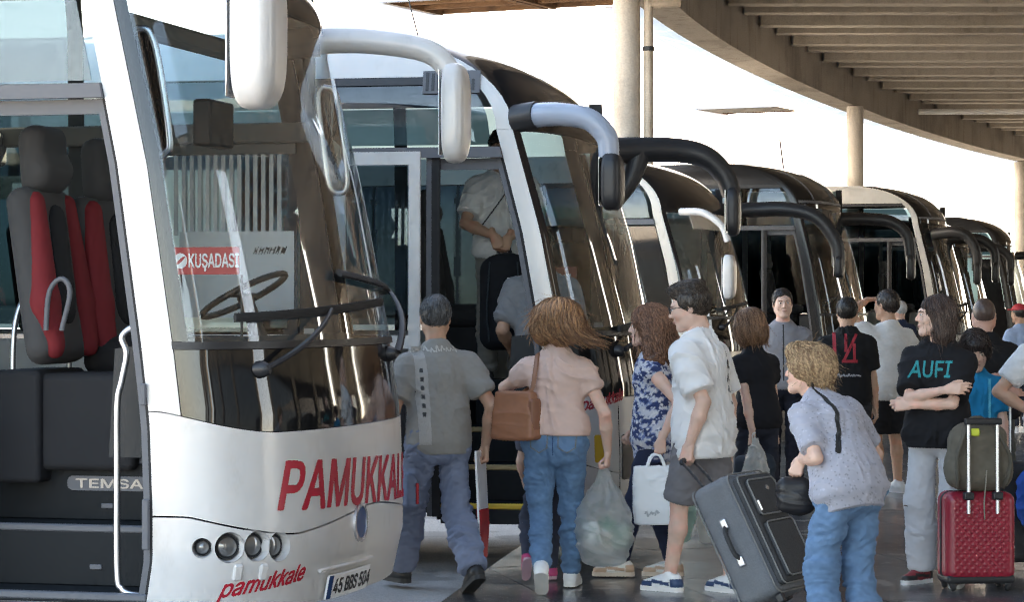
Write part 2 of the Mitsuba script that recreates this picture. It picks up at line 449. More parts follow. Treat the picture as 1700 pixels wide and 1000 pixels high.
def hand_mesh(side, curl='relaxed', s=1.0, h=0.0042):
    """wrist at the origin, fingers along +y, back of the hand +z, thumb to -x for a right hand seen from its back (side +1), mirrored for -1"""
    c = CURLS[curl]; F = Field([-0.075, -0.05, -0.09], [0.075, 0.21, 0.045], h)
    xs = (-0.030, -0.010, 0.010, 0.029); ln = ((.043, .026, .021), (.048, .029, .022), (.044, .027, .021), (.034, .021, .018))
    ky = (.088, .092, .087, .078); rr = (.0098, .0100, .0096, .0086)
    F.put(cone((0, -0.04, 0), (0, 0.012, 0), 0.027, 0.024, ((0, 0, 1), 0.72)), 0.0)
    for i in range(4):
        F.put(cone((xs[i] * .55, 0.008, 0), (xs[i], ky[i], 0), .0155, .0125), 0.014)
    F.put(ell((-0.022, 0.035, -0.010), (.017, .032, .013)), 0.012)
    for i in range(4):
        p = np.array([xs[i], ky[i], 0.0]); a = 0; spread = (xs[i]) * 1.6
        for j in range(3):
            a += math.radians(c[i][j])
            d = np.array([math.sin(spread) * math.cos(a), math.cos(a), -math.sin(a)])
            q = p + d * ln[i][j]
            F.put(cone(p, q, rr[i] * (1.0 - .09 * j), rr[i] * (.92 - .1 * j)), 0.004 if j else 0.008)
            p = q
    t = c[4]
    p0 = np.array([-0.022, 0.020, -0.004]); p1 = p0 + np.array([-0.026 * (1 - .4 * t), 0.030, -0.010 - .014 * t])
    p2 = p1 + np.array([-0.014 + .022 * t, 0.029 - .006 * t, -0.006 - .016 * t]); p3 = p2 + np.array([-0.004 + .022 * t, 0.024 - .01 * t, -0.004 - .006 * t])
    F.put(cone(p0, p1, .0155, .0125), 0.012).put(cone(p1, p2, .0118, .0108), 0.004).put(cone(p2, p3, .0105, .0085), 0.004)
    v, f = F.mesh()
    v = v * s
    if side < 0: v = v * [-1, 1, 1]; f = f[:, ::-1]
    return v, f

def tint(V, base, amp=0.12, scale=40.0, seed=0):
    n = nfbm(V * scale, 3, seed)[:, None] * 2 - 1
    return np.clip(np.asarray(base)[None] * (1 + amp * n), 0, 1)

def wrinkle(V, F, amp, scale, seed, across=(0, 0, 1), mirror=0.0, sharp=3.0, patch=2.6):
    """creased folds: ridges that run at right angles to the direction "across"; mirror tilts them the other way on the left side"""
    a = unit(across); t = np.clip(V[:, :1] / .06, -1, 1) * mirror
    A = np.tile(a, (len(V), 1)) + t * np.array([0, 0, 1.0]); A /= np.linalg.norm(A, axis=1, keepdims=True)
    warp = (np.stack([nfbm(V * 4.5 + 3 * k, 2, seed + 7 + k) for k in range(3)], -1) - .5) * .16
    W = V + warp; c = (W * A).sum(1, keepdims=True); rest = W - c * A
    q = np.hstack([rest * scale * .28, c * scale]); q = q[:, :3] + q[:, 3:] * np.array([[.37, .61, 1.0]])
    n = nfbm(q, 2, seed); r = np.clip(1 - np.abs(2 * n - 1), 0, 1) ** sharp
    m = np.clip((nfbm(V * patch, 2, seed + 31) - .36) * 4, .12, 1)
    return V + vnormals(V, F) * ((r - .3) * amp * m)[:, None]

def head_field(h, s=1.0, fem=False, ear=True, fat=0.0, child=False):
    F = Field([-0.11, -0.13, -0.2], [0.11, 0.15, 0.14], h)
    j = 0.9 if fem or child else 1.0
    F.put(ell((0, -0.016, 0.032), (.0755, .096, .088)), 0)
    F.put(ell((0, .032, -.022), (.060 + fat, .062, .078)), .03)
    for sx in (-1, 1):
        F.put(cone((sx * .052 * j, -.008, -.050), (sx * .014, .066, -.094), .024 + fat, .020 + fat), .03)
        F.put(ell((sx * .040, .062, -.022), (.022, .022, .024)), .02)
        F.put(cone((sx * .012, .086, .030), (sx * .044, .070, .030), .011, .009), .016)
    F.put(ell((0, .070, -.095), (.022 * j, .019, .016)), .02)
    F.put(cone((0, .089, .018), (0, .109, -.022), .008, .0115 * j), .010)
    for sx in (-1, 1): F.put(ell((sx * .010, .099, -.026), (.009, .011, .008)), .006)
    F.put(ell((0, .090, -.052), (.022, .010, .007)), .006).put(ell((0, .087, -.063), (.019, .011, .008)), .006)
    for sx in (-1, 1): F.carve(ell((sx * .031, .098, .012), (.016, .014, .010)), .012)
    for sx in (-1, 1): F.put(ell((sx * .031, .081, .009), (.0125, .0125, .0105)), .003)
    if ear:
        for sx in (-1, 1):
            F.put(ell((sx * .078, -.012, -.002), (.008, .019, .031), rot(sx * -22, 0, 0)), .006)
            F.carve(ell((sx * .087, -.006, .002), (.005, .009, .017)), .003)
    F.put(cone((0, -.022, -.06), (0, -.040, -.20), .055 if not (fem or child) else .047, .060 if not (fem or child) else .050), .03)
    return F

SHIRTW = 0
def person(label, at, yaw, H=1.72, build=1.0, fem=False, child=False, skin=(.50, .31, .22), h=.009,
           feet=((-.1, 0, 0, 0), (.1, 0, 0, 0)), drop=0.0, lean=(0, 0), side=(0, 0), twist=0, hipyaw=0, shift=(0, 0),
           hands=None, head=(0, 0, 0), hair=None, shirt=None, pants=None, shoes=None, belly=0.0, group=None, face=True, fat=0.0, bend=0.05):
    """feet: left, right: x, y, lift of the heel/ankle, toe yaw (and pitch). hands: left, right dicts: pos (local), pole, dir, back, curl.
    local frame: +y where the hips face, +x to the person's right"""
    key = thing('person', label, 'person', group)
    s = H / 1.75; M = placer(at[0], at[1], at[2] if len(at) > 2 else 0.0, yaw)
    rng = np.random.default_rng(abs(hash(label)) % 1000 if False else sum(map(ord, label)) % 1000)
    seed = int(rng.integers(1000))
    pel = np.array([shift[0], shift[1], (.93 - drop) * s])
    wm = .93 if fem else 1.0
    # the spine: stations up from the hips
    st = np.array([-.09, -.02, .06, .16, .26, .36, .45, .515, .56]) * s
    if fem:
        RX = np.array([.135, .172, .160, .136, .140, .146, .124, .068, .050]); RY = np.array([.100, .122, .112, .095, .100, .115, .088, .062, .052])
    else:
        RX = np.array([.135, .165, .158, .152, .160, .168, .140, .078, .058]); RY = np.array([.098, .116, .112, .108, .112, .118, .094, .068, .058])
    RX = RX * s * build; RY = RY * s * build
    bl = np.array([0, .3, .9, 1, .7, .3, 0, 0, 0]) * belly
    RY = RY + bl * .8; RX = RX + bl * .6
    C, R = [], []
    p = None
    for k in range(len(st)):
        u = np.clip((st[k] / s) / .56, 0, 1)
        lf, ls = np.radians(lean[0] + (lean[1] - lean[0]) * u), np.radians(side[0] + (side[1] - side[0]) * u)
        d = np.array([math.sin(ls), math.sin(lf), math.cos(lf) * math.cos(ls)]); d /= np.linalg.norm(d)
        p = pel + d * st[0] if p is None else p + d * (st[k] - st[k - 1])
        C.append(p.copy())
        a = math.radians(hipyaw + twist * u); r = np.array([math.cos(a), math.sin(a), -math.sin(ls)]); R.append(r / np.linalg.norm(r))
    C, R = np.array(C), np.array(R)
    up = unit(C[7] - C[5]); rs = unit(R[6] - up * (R[6] @ up)); fs = np.cross(up, rs)
    C2 = C + fs[None] * (bl * .55)[:, None]
    sw = (.158 if fem else .176) * s * (.92 if child else 1)
    sh = [C[6] - rs * sw + up * -.030 * s, C[6] + rs * sw + up * -.030 * s]
    hipx = .088 * s * (1 + .3 * (build - 1))
    rh = R[1]; hips = [pel - rh * hipx, pel + rh * hipx]
    Lu, Lf, Lt, Lc = .290 * s, .255 * s, .43 * s, .42 * s
    if hands is None: hands = ({}, {})
    arms = []
    for i, sx in ((0, -1), (1, 1)):
        hd = hands[i] or {}
        pos = np.array(hd.get('pos', (sx * (.235 * s * max(build, 1)), .05, .80 * s)), float)
        pole = np.array(hd.get('pole', (sx * .5, -1, 0)), float)
        e, w = ik(sh[i], pos, Lu, Lf, pole)
        arms.append((sh[i], e, w, hd))
    fem_r = .92 if fem else 1.0
    legs = []
    for i, sx in ((0, -1), (1, 1)):
        fx = feet[i]; ty = math.radians(fx[3]); pt = math.radians(fx[4] if len(fx) > 4 else 0)
        toe = np.array([math.sin(-ty), math.cos(ty), 0.0])
        ank = np.array([fx[0], fx[1], .085 * s + fx[2]])
        kpole = unit(toe + np.array([0, .6, 0]) + np.array([sx * .1, 0, 0]))
        kn, an = ik(hips[i], ank, Lt, Lc, kpole)
        legs.append((hips[i], kn, an, toe, pt))
    # ---- skin
    lo = np.min([*C, *[x for a in arms for x in a[:3]], *[x for l in legs for x in l[:3]]], 0) - .16
    hi = np.max([*C, *[x for a in arms for x in a[:3]], *[x for l in legs for x in l[:3]]], 0) + .16
    lo[2] = max(lo[2], .02)
    B = Field(lo, hi, h)
    ins = -.012 if shirt else 0
    B.put(loft(C2, RX + ins, RY + ins, R), 0)
    for S0 in sh: B.put(cone(C[7] * .6 + S0 * .4, S0, .036 * s, .042 * s), .05)
    ab = s * (1 if not fem else .88) * (.5 + .5 * build)
    for S, E, Wr, hd in arms:
        B.put(cone(S, S + .35 * (E - S), .052 * ab, .050 * ab), .04).put(cone(S + .35 * (E - S), E, .048 * ab, .039 * ab), .02)
        B.put(cone(E, E + .35 * (Wr - E), .040 * ab, .043 * ab), .015).put(cone(E + .35 * (Wr - E), Wr, .042 * ab, .0265 * ab), .015)
    lb = s * (.5 + .5 * build) * (.78 if pants and pants.get('length', 'ankle') == 'ankle' else 1)
    for Hp, K, A, toe, pt in legs:
        B.put(cone(Hp, K, .080 * lb, .052 * lb), .03).put(cone(K, K + .35 * (A - K) - .015 * toe, .050 * lb, .054 * lb), .02)
        B.put(cone(K + .35 * (A - K) - .012 * toe, A, .052 * lb, .035 * lb), .02)
        B.put(cone(A, A + toe * .10 - np.array([0, 0, .035]), .034 * s, .024 * s), .02)
    neck0 = C[7]; hb = unit(C[8] - C[7])
    HR = rot(math.degrees(0) + head[0] + hipyaw + twist, head[1], head[2])
    # the head stands on the neck, forward of it when the back is bent
    hs = s * (1.15 if child else 1.0) * (1.04 if fem else 1.07)
    hc = C[8] + hb * .045 * s + HR @ np.array([0, .022, .085]) * hs
    B.put(cone(C[7], hc + HR @ np.array([0, -.02, -.055]) * hs, (.052 if fem or child else .060) * s, (.046 if fem or child else .055) * s), .03)
    bm = [B.mesh()]
    HF = head_field(.0055, fem=fem, fat=fat, child=child)
    hv, hf = HF.mesh(2)
    # the neck stub below the jaw bends down into the trunk
    keep = (hv[hf][:, :, 2] > -.125).all(1)
    hvw = hv * hs @ HR.T + hc
    bm.append((hvw, hf[keep]))
    for i, (S, E, Wr, hd) in enumerate(arms):
        sx = (-1, 1)[i]; m = hand_mesh(sx, hd.get('curl', 'relaxed'), s * (.92 if fem else 1.0) * (1.0 if not child else .95), .0042 if h < .0105 else .006)
        fd = unit(hd.get('dir', Wr - E)); bk = np.asarray(hd.get('back', (sx * 1.0, .15, .1)), float)
        bk = unit(bk - fd * (bk @ fd)); xr = np.cross(fd, bk)
        bm.append((m[0] @ np.stack([xr, fd, bk]) + Wr, m[1]))
    V, F = join(bm)
    col = tint(V, skin, .10, 30, seed)
    bl = np.clip((nfbm(V * 16 + 5, 3, seed + 1) - .5) * 3, 0, 1)[:, None]; col = np.clip(col * (1 + bl * np.array([.10, -.10, -.12])), 0, 1)
    # warmer knuckles, elbows, ears and lips: the skin's own colour
    scene[key] = mikit.ply((M(V), F), 'skin', smooth=True, color=col)
    J = dict(C=C, R=R, sh=sh, arms=arms, legs=legs, hips=hips, hc=hc, HR=HR, hs=hs, s=s, up=up, rs=rs, fs=fs, M=M, key=key, pel=pel, seed=seed, RX=RX, RY=RY, C2=C2)
    if face:
        W = lambda q: M(np.asarray(q, float) * hs @ HR.T + hc)
        for sx in (-1, 1):
            e = trimesh.creation.icosphere(2, .0090); ev = e.vertices * [1.1, 1, .72] + [sx * .031, .0855, .008]
            part(key, 'eye', (W(ev), e.faces), 'eye_white', True)
            e = trimesh.creation.icosphere(2, .0054); ev = e.vertices * [1, .45, 1] + [sx * .031, .0935, .008]
            part(key, 'iris', (W(ev), e.faces), 'eye_dark', True)
            br = tube(spline([(sx * .014, .0975, .0235), (sx * .03, .0955, .0275), (sx * .050, .080, .0235)], 9), [.001, .0022, .0028, .003, .003, .0026, .0022, .0018, .0008], 6)
            part(key, 'eyebrow', (W(br[0]), br[1]), 'hair', True, color=np.tile((hair or {}).get('brow', (.05, .03, .02)), (len(br[0]), 1)))
        lp = tube(spline([(-.022, .0905, -.057), (-.008, .0995, -.0555), (0, .0990, -.0565), (.008, .0995, -.0555), (.022, .0905, -.057)], 13), np.r_[.001, np.full(11, .0032), .001], 6)
        lp2 = tube(spline([(-.020, .0895, -.0595), (0, .0980, -.0620), (.020, .0895, -.0595)], 11), np.r_[.001, np.full(9, .0038), .001], 6)
        lj = join([lp, lp2]); part(key, 'lips', (W(lj[0]), lj[1]), 'skin', True, color=np.tile((.44, .23, .18), (len(lj[0]), 1)))
    if pants: make_pants(J, h=h, **pants)
    if shirt: make_shirt(J, h=h, fem=fem, **shirt)
    if shoes is not None: make_shoes(J, **shoes)
    if hair: make_hair(J, **hair)
    return J

def paint_cols(V, color, amp, scale, seed, pattern=None):
    c = tint(V, color, amp, scale, seed)
    return pattern(V, c) if pattern else c

SHIRT_FOLDS = 1.05
def make_shirt(J, h, fem=False, color=(.5, .5, .5), sleeve=.55, hem=-.05, loose=.012, wr=.007, name='shirt', flare=1.0, collar=None, neck=.60, amp=.10, scale=60., pattern=None, mat='cloth', armloose=.014, cap_mask=None, long=False):
    C, R, C2, s = J['C'], J['R'], J['C2'], J['s']
    RX = J['RX'] + loose; RY = J['RY'] + loose
    if hem < .05: RX[:4] += .020; RY[:4] += .020
    n = 5
    RX = RX.copy(); RY = RY.copy()
    RX[:4] = np.maximum(RX[:4], (RX[5] * .96) * np.array([flare * 1.02, flare, 1, 1]) if not fem or flare > 1 else RX[:4]); RY[:3] = np.maximum(RY[:3], RY[4] * .98 * flare)
    lo = np.min([*C2, *[x for a in J['arms'] for x in a[:3]]], 0) - .2; hi = np.max([*C2, *[x for a in J['arms'] for x in a[:3]]], 0) + .2
    down = C2[0] + (C2[0] - C2[2]) * .8
    CC = np.vstack([down[None], C2]); RXX = np.r_[RX[0] * 1.0, RX]; RYY = np.r_[RY[0], RY]; RR = np.vstack([R[:1], R])
    F = Field(lo, hi, h)
    F.put(loft(CC, RXX, RYY, RR, 2.25), 0)
    for S0 in J['sh']: F.put(cone(C[7] * .62 + S0 * .38 - J['up'] * .012, S0 + J['up'] * .0, .042 * s, .053 * s), .06)
    ab = s * (1 if not fem else .9)
    ends = []
    for S, E, Wr, hd in J['arms']:
        if sleeve <= 0:
            F.put(cone(S - .02 * J['rs'] * 0, S + (E - S) * .06, .055 * ab, .052 * ab), .04); continue
        if long:
            F.put(cone(S, E, (.060 + armloose * .6) * ab, (.046 + armloose) * ab), .05)
            e = E + (Wr - E) * .96; d = unit(Wr - E)
            F.put(cone(E, e + d * .03, (.046 + armloose) * ab, (.034 + armloose * .6) * ab), .02, cut=halfspace(e, d))
            ends.append((e, d, (.030 + armloose * .4) * ab)); continue
        e = S + (E - S) * sleeve; d = unit(E - S)
        r0, r1 = (.060 + armloose * .7) * ab, (.056 + armloose * 1.25) * ab
        F.put(cone(S, S + (e - S) * .4, r0, r0), .05, cut=halfspace(e, d)).put(cone(S + (e - S) * .3, e + d * .05, r0, r1), .03, cut=halfspace(e, d))
        ends.append((e, d, r1 - max(.012, 1.5 * h)))
    F.blur(.9)
    ax = unit(C2[3] - C2[1])
    hp = J['pel'] + ax * hem * s
    F.clip(halfspace(hp, -ax))
    nk = C[7] + unit(C[8] - C[7]) * (neck - .56) * s
    F.clip(halfspace(nk, unit(unit(C[8] - C[7]) + J['fs'] * .35)))
    for e, d, r in ends:
        pass
    V, Fc = F.mesh(2); V0 = V
    mk = np.clip(((V - hp) @ ax) / .035, .12, 1)
    for e, d, r in ends: mk = np.where(np.linalg.norm(V - e, axis=1) < .13, np.minimum(mk, np.clip(-((V - e) @ d) / .035, .12, 1)), mk)
    wr = wr * SHIRT_FOLDS
    V = wrinkle(V, Fc, wr * 2.4, 8.0, J['seed'], (.45, .1, .8), .6, sharp=4.0)
    V = wrinkle(V, Fc, wr * 1.2, 14.0, J['seed'] + 3, (.9, .3, .35), -.4)
    V = wrinkle(V, Fc, wr * .7, 24.0, J['seed'] + 5, (.1, .2, 1))
    V = smooth_once(V0 + (V - V0) * mk[:, None], Fc, .35)
    part(J['key'], name, (J['M'](V), Fc), mat, True, color=paint_cols(V, color, amp, scale, J['seed'], pattern))
    if collar is not None:
        c0 = C[7] + unit(C[8] - C[7]) * .012; a = np.linspace(0, 2 * np.pi, 28)
        r = .066 * s; p = c0 + np.outer(np.cos(a), J['rs']) * r + np.outer(np.sin(a), J['fs']) * r * 1.02 + np.outer(-np.maximum(np.sin(a), 0), J['up']) * .03
        t = tube(p, .006, 8, .020 if collar_wide(collar) else .008, up=J['up'])
        part(J['key'], 'collar', (J['M'](t[0]), t[1]), mat, True, color=np.tile(np.asarray(collar[:3]), (len(t[0]), 1)))
    J['hem'] = (hp, ax); J['shirt'] = (V, Fc)
    return J

def collar_wide(c): return len(c) > 3 and c[3] > 0

def make_pants(J, h, color=(.1, .15, .3), length='ankle', loose=.014, knee=.020, cuff=.028, rise=.08, wr=.008, name='trousers', amp=.16, scale=45., pattern=None, mat='cloth', cut=None):
    C2, R, s = J['C2'], J['R'], J['s']
    pts = [x for l in J['legs'] for x in l[:3]]
    lo = np.min([*pts, C2[0]], 0) - .2; hi = np.max([*pts, C2[3]], 0) + .2; lo[2] = max(lo[2], .0)
    F = Field(lo, hi, h)
    RX, RY = J['RX'] + loose, J['RY'] + loose
    F.put(loft(C2[:5], RX[:5], RY[:5], R[:5]), 0)
    ends = []; lb = s
    kx = float(J['RX'][1] / (.168 * s))
    for Hp, K, A, toe, pt in J['legs']:
        if length == 'ankle':
            e = K + (A - K) * .985; d = unit(A - K)
            F.put(cone(Hp, Hp + (K - Hp) * .5, (.088 * kx + loose * .6) * lb, (.072 * kx + loose * .5) * lb), .035)
            F.put(cone(Hp + (K - Hp) * .5, K, (.072 * kx + loose * .5) * lb, (.052 + knee) * lb), .02)
            F.put(cone(K, K + (A - K) * .45 - .008 * toe, (.052 + knee) * lb, (.046 + .5 * (knee + cuff)) * lb), .02)
            F.put(cone(K + (A - K) * .45 - .008 * toe, e + d * .04 - toe * .004, (.046 + .5 * (knee + cuff)) * lb, (.036 + cuff) * lb), .02, cut=halfspace(e + d * .012, d))
            ends.append((e + d * .012, d, (.036 + cuff) * lb - max(.011, 1.4 * h)))
        else:
            e = Hp + (K - Hp) * length; d = unit(K - Hp)
            F.put(cone(Hp, e + d * .05, (.088 * kx + loose * .8) * lb, (.060 + knee + cuff) * lb), .035, cut=halfspace(e, d))
            ends.append((e, d, (.060 + knee + cuff) * lb - max(.012, 1.5 * h)))
    F.blur(.9)
    ax = unit(C2[3] - C2[1])
    F.clip(halfspace(J['pel'] + ax * rise * s, ax))
    V, Fc = F.mesh(2); V0 = V; mk = np.ones(len(V))
    for e, d, r in ends: mk = np.where(np.linalg.norm(V - e, axis=1) < .15, np.clip(-((V - e) @ d) / .03, .12, 1), mk)
    # folds: across the leg behind the knee, at the crotch and piled above the shoe
    V = wrinkle(V, Fc, wr * 2.0, 15.0, J['seed'] + 11, (.3, .3, .9), .5, patch=5.)
    V = wrinkle(V, Fc, wr * 1.2, 26.0, J['seed'] + 13, (-.3, .2, .9), -.4, patch=6.)
    V = wrinkle(V, Fc, wr * .9, 12.0, J['seed'] + 17, (.9, .5, .25), patch=5.)
    V = smooth_once(V0 + (V - V0) * mk[:, None], Fc, .35)
    part(J['key'], name, (J['M'](V), Fc), mat, True, color=paint_cols(V, color, amp, scale, J['seed'] + 1, pattern)); J['pants'] = (V, Fc)

def make_shoes(J, upper=(.8, .8, .8), sole=(.75, .75, .75), accent=None, mat='leather', size=1.0, h=.006):
    for i, (Hp, K, A, toe, pt) in enumerate(J['legs']):
        s = J['s'] * size
        F = Field([-.07, -.11, -.01], [.07, .22, .15], h)
        F.put(cone((0, -.045, .042), (0, .05, .040), .036, .038, ((0, 0, 1), 1.05)), 0).put(cone((0, .05, .038), (0, .150, .030), .039, .033), .02)
        F.put(cone((0, -.035, .055), (0, -.012, .098), .040, .041), .03).put(cone((0, .0, .075), (0, .09, .045), .034, .03), .03)
        F.carve(cone((0, -.02, .102), (0, -.03, .17), .031, .04), .0)
        F.clip(halfspace((0, 0, .016), (0, 0, -1)))
        v, f = F.mesh(2)
        o = shapely.union_all([shapely.Point(0, -.048).buffer(.039), shapely.Point(0, .05).buffer(.041), shapely.Point(.002, .125).buffer(.040), shapely.Point(0, .155).buffer(.034)]).convex_hull
        so = densify(prism(o, 0.0, .027), .03)
        X = np.cross(toe, [0, 0, 1.0]); cp, sp = math.cos(pt), math.sin(pt)
        tz = toe * cp - np.array([0, 0, 1.0]) * sp; uz = np.cross(X, tz)
        g = A - uz * .085 * J['s']
        def W(q): return J['M']((q * s) @ np.stack([X, tz, uz]) + g)
        shk = part(J['key'], 'shoe', (W(v), f), mat, True, color=shoe_cols(v, upper, accent))
        part(shk, 'sole', (W(so[0]), so[1]), 'rubber_sole', 30, color=None) if sole is None else part(shk, 'sole', (W(so[0]), so[1]), mat, False, color=np.tile(sole, (len(so[0]), 1)))
        # laces
        lc = join([tube(spline([(-.022, y, z - .004), (0, y + .004, z + .008), (.022, y, z - .004)], 7), .0028, 5) for y, z in ((.030, .088), (.050, .079), (.070, .072))])
        part(shk, 'lace', (W(lc[0]), lc[1]), mat, True, color=np.tile(sole if sole is not None else upper, (len(lc[0]), 1)))

def shoe_cols(v, upper, accent):
    c = tint(v, upper, .08, 60)
    if accent is not None:
        a = np.asarray(accent); m = ((v[:, 1] > .095) & (v[:, 2] < .055)) | ((v[:, 1] < -.025) & (v[:, 2] < .075)) | ((np.abs(v[:, 0]) > .02) & (np.abs(v[:, 2] - .05 - .12 * (v[:, 1] - .03)) < .010) & (v[:, 1] > -.02) & (v[:, 1] < .10))
        c[m] = a * (.9 + .1 * c[m])
    return c

def make_hair(J, style='short', color=(.05, .035, .025), light=None, n=500, brow=None, h=.006, wind=(0, 0, 0), length=.12, name='hair', grey=None, top=0.0, vol=1.0):
    hs, HR, hc = J['hs'] * np.asarray(vol), J['HR'], J['hc']
    rng = np.random.default_rng(J['seed'] + 5)
    F = Field([-.2, -.22, -.48], [.2, .2, .2], h)
    light = np.asarray(light if light is not None else np.asarray(color) * 1.9)
    cap = ell((0, -.020, .037), (.0835, .104, .095))
    if style in ('short', 'crop', 'quiff'):
        t = {'short': .006, 'crop': .0, 'quiff': .010}[style]
        F.put(ell((0, -.018, .034), (.0775 + t, .099 + t, .092 + t + top)), 0)
        if style == 'quiff':
            F.put(ell((0, .045, .108), (.062, .055, .032)), .03).put(ell((0, -.03, .115), (.062, .08, .028)), .03)
        F.clip(lambda P: np.maximum(P[..., 1] * .80 - P[..., 2] * .62 - .013 - .007 * np.sin(P[..., 0] * 95) * np.sin(P[..., 0] * 31 + 1), -P[..., 2] - .072 - P[..., 1] * .25))
        # clear of the ears and temples
        for sx in (-1, 1): F.carve(ell((sx * .085, .025, -.045), (.03, .040, .050)), .01)
    elif style == 'bob':
        F.put(cap, 0)
        for sx in (-1, 1):
            F.put(ell((sx * .062, -.015, -.02), (.048, .088, .10)), .03)
        F.put(ell((0, -.062, -.030), (.086, .066, .105)), .04).put(ell((0, -.02, .075), (.080, .10, .065)), .03)
        F.carve(ell((0, .125, -.03), (.062, .075, .105)), .015)
        F.clip(lambda P: -P[..., 2] - .115 - .02 * np.sin(P[..., 0] * 60))
    elif style == 'bun_curly':   # short full grey-blond curls
        F.put(cap, 0).put(ell((0, -.035, .05), (.096, .105, .095)), .03).put(ell((0, -.075, -.005), (.074, .06, .085)), .03).put(ell((0, .045, .10), (.07, .058, .045)), .03)
        F.carve(ell((0, .13, -.045), (.075, .085, .10)), .015)
        F.clip(lambda P: np.maximum(P[..., 1] * .85 - P[..., 2] * .5 - .055, -P[..., 2] - .082 - P[..., 1] * .3))
        for sx in (-1, 1): F.carve(ell((sx * .090, .025, -.035), (.03, .035, .042)), .01)
    elif style == 'long':
        F.put(cap, 0)
        for sx in (-1, 1):
            F.put(cone((sx * .060, -.012, .02), (sx * .066, -.025, -.11), .040, .036), .03)
            F.put(cone((sx * .062, -.030, -.11), (sx * .062, -.045, -length - .05), .036, .022), .02)
        F.put(ell((0, -.065, -.04), (.084, .056, .12)), .03).put(cone((0, -.07, -.08), (0, -.085, -length - .06), .052, .030, ((0, 1, 0), .7)), .04)
        F.carve(ell((0, .120, -.035), (.060, .072, .115)), .012)
    elif style == 'curly_long':
        F.put(cap, 0).put(ell((0, -.05, .02), (.094, .09, .10)), .03)
        for sx in (-1, 1):
            F.put(cone((sx * .072, -.030, .0), (sx * .085, -.045, -.16), .045, .058), .03).put(cone((sx * .085, -.045, -.16), (sx * .082, -.06, -length - .08), .055, .030), .03)
        F.put(cone((0, -.085, .0), (0, -.105, -length - .06), .070, .050), .04)
        F.carve(ell((0, .125, -.04), (.062, .075, .12)), .012)
    elif style == 'bowl':
        F.put(ell((0, -.014, .038), (.087, .106, .092)), 0)
        for sx in (-1, 1): F.put(ell((sx * .060, .0, -.01), (.034, .072, .062)), .03)
        F.put(ell((0, .062, .062), (.062, .042, .042)), .02).put(ell((0, -.065, -.02), (.075, .05, .075)), .03)
        F.carve(ell((0, .132, -.052), (.066, .080, .100)), .012)
        F.clip(lambda P: -P[..., 2] - .075)
    V, Fc = F.mesh(1)
    rough = {'short': .004, 'crop': .0015, 'quiff': .007, 'bob': .005, 'bun_curly': .010, 'long': .004, 'curly_long': .016, 'bowl': .004}[style]
    curly = 'curly' in style
    st = (1, 1, 1) if curly else (1, 1, .22)
    q = V * np.array(st) * (55 if curly else 90)
    nn = nfbm(q, 3, J['seed'])
    V = V + vnormals(V, Fc) * ((nn - .42) * 2 * rough)[:, None]
    W = lambda q: J['M'](np.asarray(q, float) * hs @ HR.T + hc)
    def cols(v, r):
        k = np.clip(r, 0, 1)[:, None]
        return np.asarray(color)[None] * (1 - k) + light[None] * k
    base = cols(V, np.clip((nfbm(V * np.array(st) * 120, 2, J['seed'] + 2) - .35) * 1.6, 0, 1) * .8)
    hk = part(J['key'], name, (W(V), Fc), 'hair', True, color=base)
    # locks and stray strands over it
    if n:
        n = int(n * 1.5)
        Nn = vnormals(V, Fc); L = {'short': .035, 'crop': .012, 'quiff': .05, 'bob': .16, 'bun_curly': .07, 'long': .24, 'curly_long': .17, 'bowl': .10}[style]
        ok = np.nonzero(V[:, 2] > (-.07 if style in ('short', 'crop', 'quiff', 'bun_curly') else -.02))[0]
        start = V[rng.choice(ok, n)]
        m = 10; path = np.zeros((n, m, 3)); p = start.copy(); w = np.asarray(wind, float)
        lens = L * (.55 + .6 * rng.random(n)); ph = rng.random(n) * 6.28; fr = 40 + 30 * rng.random(n)
        lift = rng.random(n) * .004 + (.004 if curly else .001)
        side_ = rng.normal(0, .25, (n, 3))
        for k in range(m):
            path[:, k] = p
            g = F.grad(p); d = F.sample(p)
            dirv = np.array([0, -.15, -1.0]) + np.stack([p[:, 0] * 3, p[:, 1] * 1.5 - .2 * (p[:, 2] > .05), 0 * p[:, 0]], -1) + side_ * (.6 if curly else .4)
            if style in ('quiff',): dirv = np.array([0.2, .9, .35]) * (p[:, 2:] > .06) + dirv * (p[:, 2:] <= .06) + side_
            dirv = dirv - g * (dirv * g).sum(1, keepdims=True) * np.clip(1 - np.abs(d[:, None]) / .02, 0, 1)
            dirv = dirv + w * (np.clip(-p[:, 2:] * 6 + .2, 0, 1.5))
            dirv /= np.linalg.norm(dirv, axis=1, keepdims=True) + 1e-9
            p = p + dirv * (lens / (m - 1))[:, None]
            d = F.sample(p); pull = np.clip(d - lift, -.01, .006)
            p = p - g * (pull * (np.abs(d) < .03) * (.8 if not np.any(w) else .35))[:, None]
            if curly:
                sw = np.cross(g, dirv); p = p + sw * (np.sin(ph + k * 1.9) * .006)[:, None] + g * (np.cos(ph + k * 1.9) * .004)[:, None]
        fly = rng.random(n) < (.07 if style not in ('short', 'crop', 'quiff') else .03)
        out_ = rng.normal(0, 1, (n, 3)) * np.array([1, .8, .5]) + F.grad(start)
        path = path + (fly[:, None] * out_)[:, None] * (np.linspace(0, 1, m) ** 1.7)[None, :, None] * (.030 if style not in ('short', 'crop', 'quiff') else .008)
        th = (.0025 if not curly else .0032) * (1 if style not in ('short', 'crop', 'quiff') else .55)
        prof = th * np.array([.8, 1, 1, 1, .95, .9, .8, .65, .45, .12])
        sides = 3; t = np.gradient(path, axis=1); t /= np.linalg.norm(t, axis=2, keepdims=True) + 1e-9
        A = np.cross(t, np.array([.3, .2, .93])); A /= np.linalg.norm(A, axis=2, keepdims=True) + 1e-9; Bv = np.cross(t, A)
        ang = np.arange(sides) * 2 * np.pi / sides
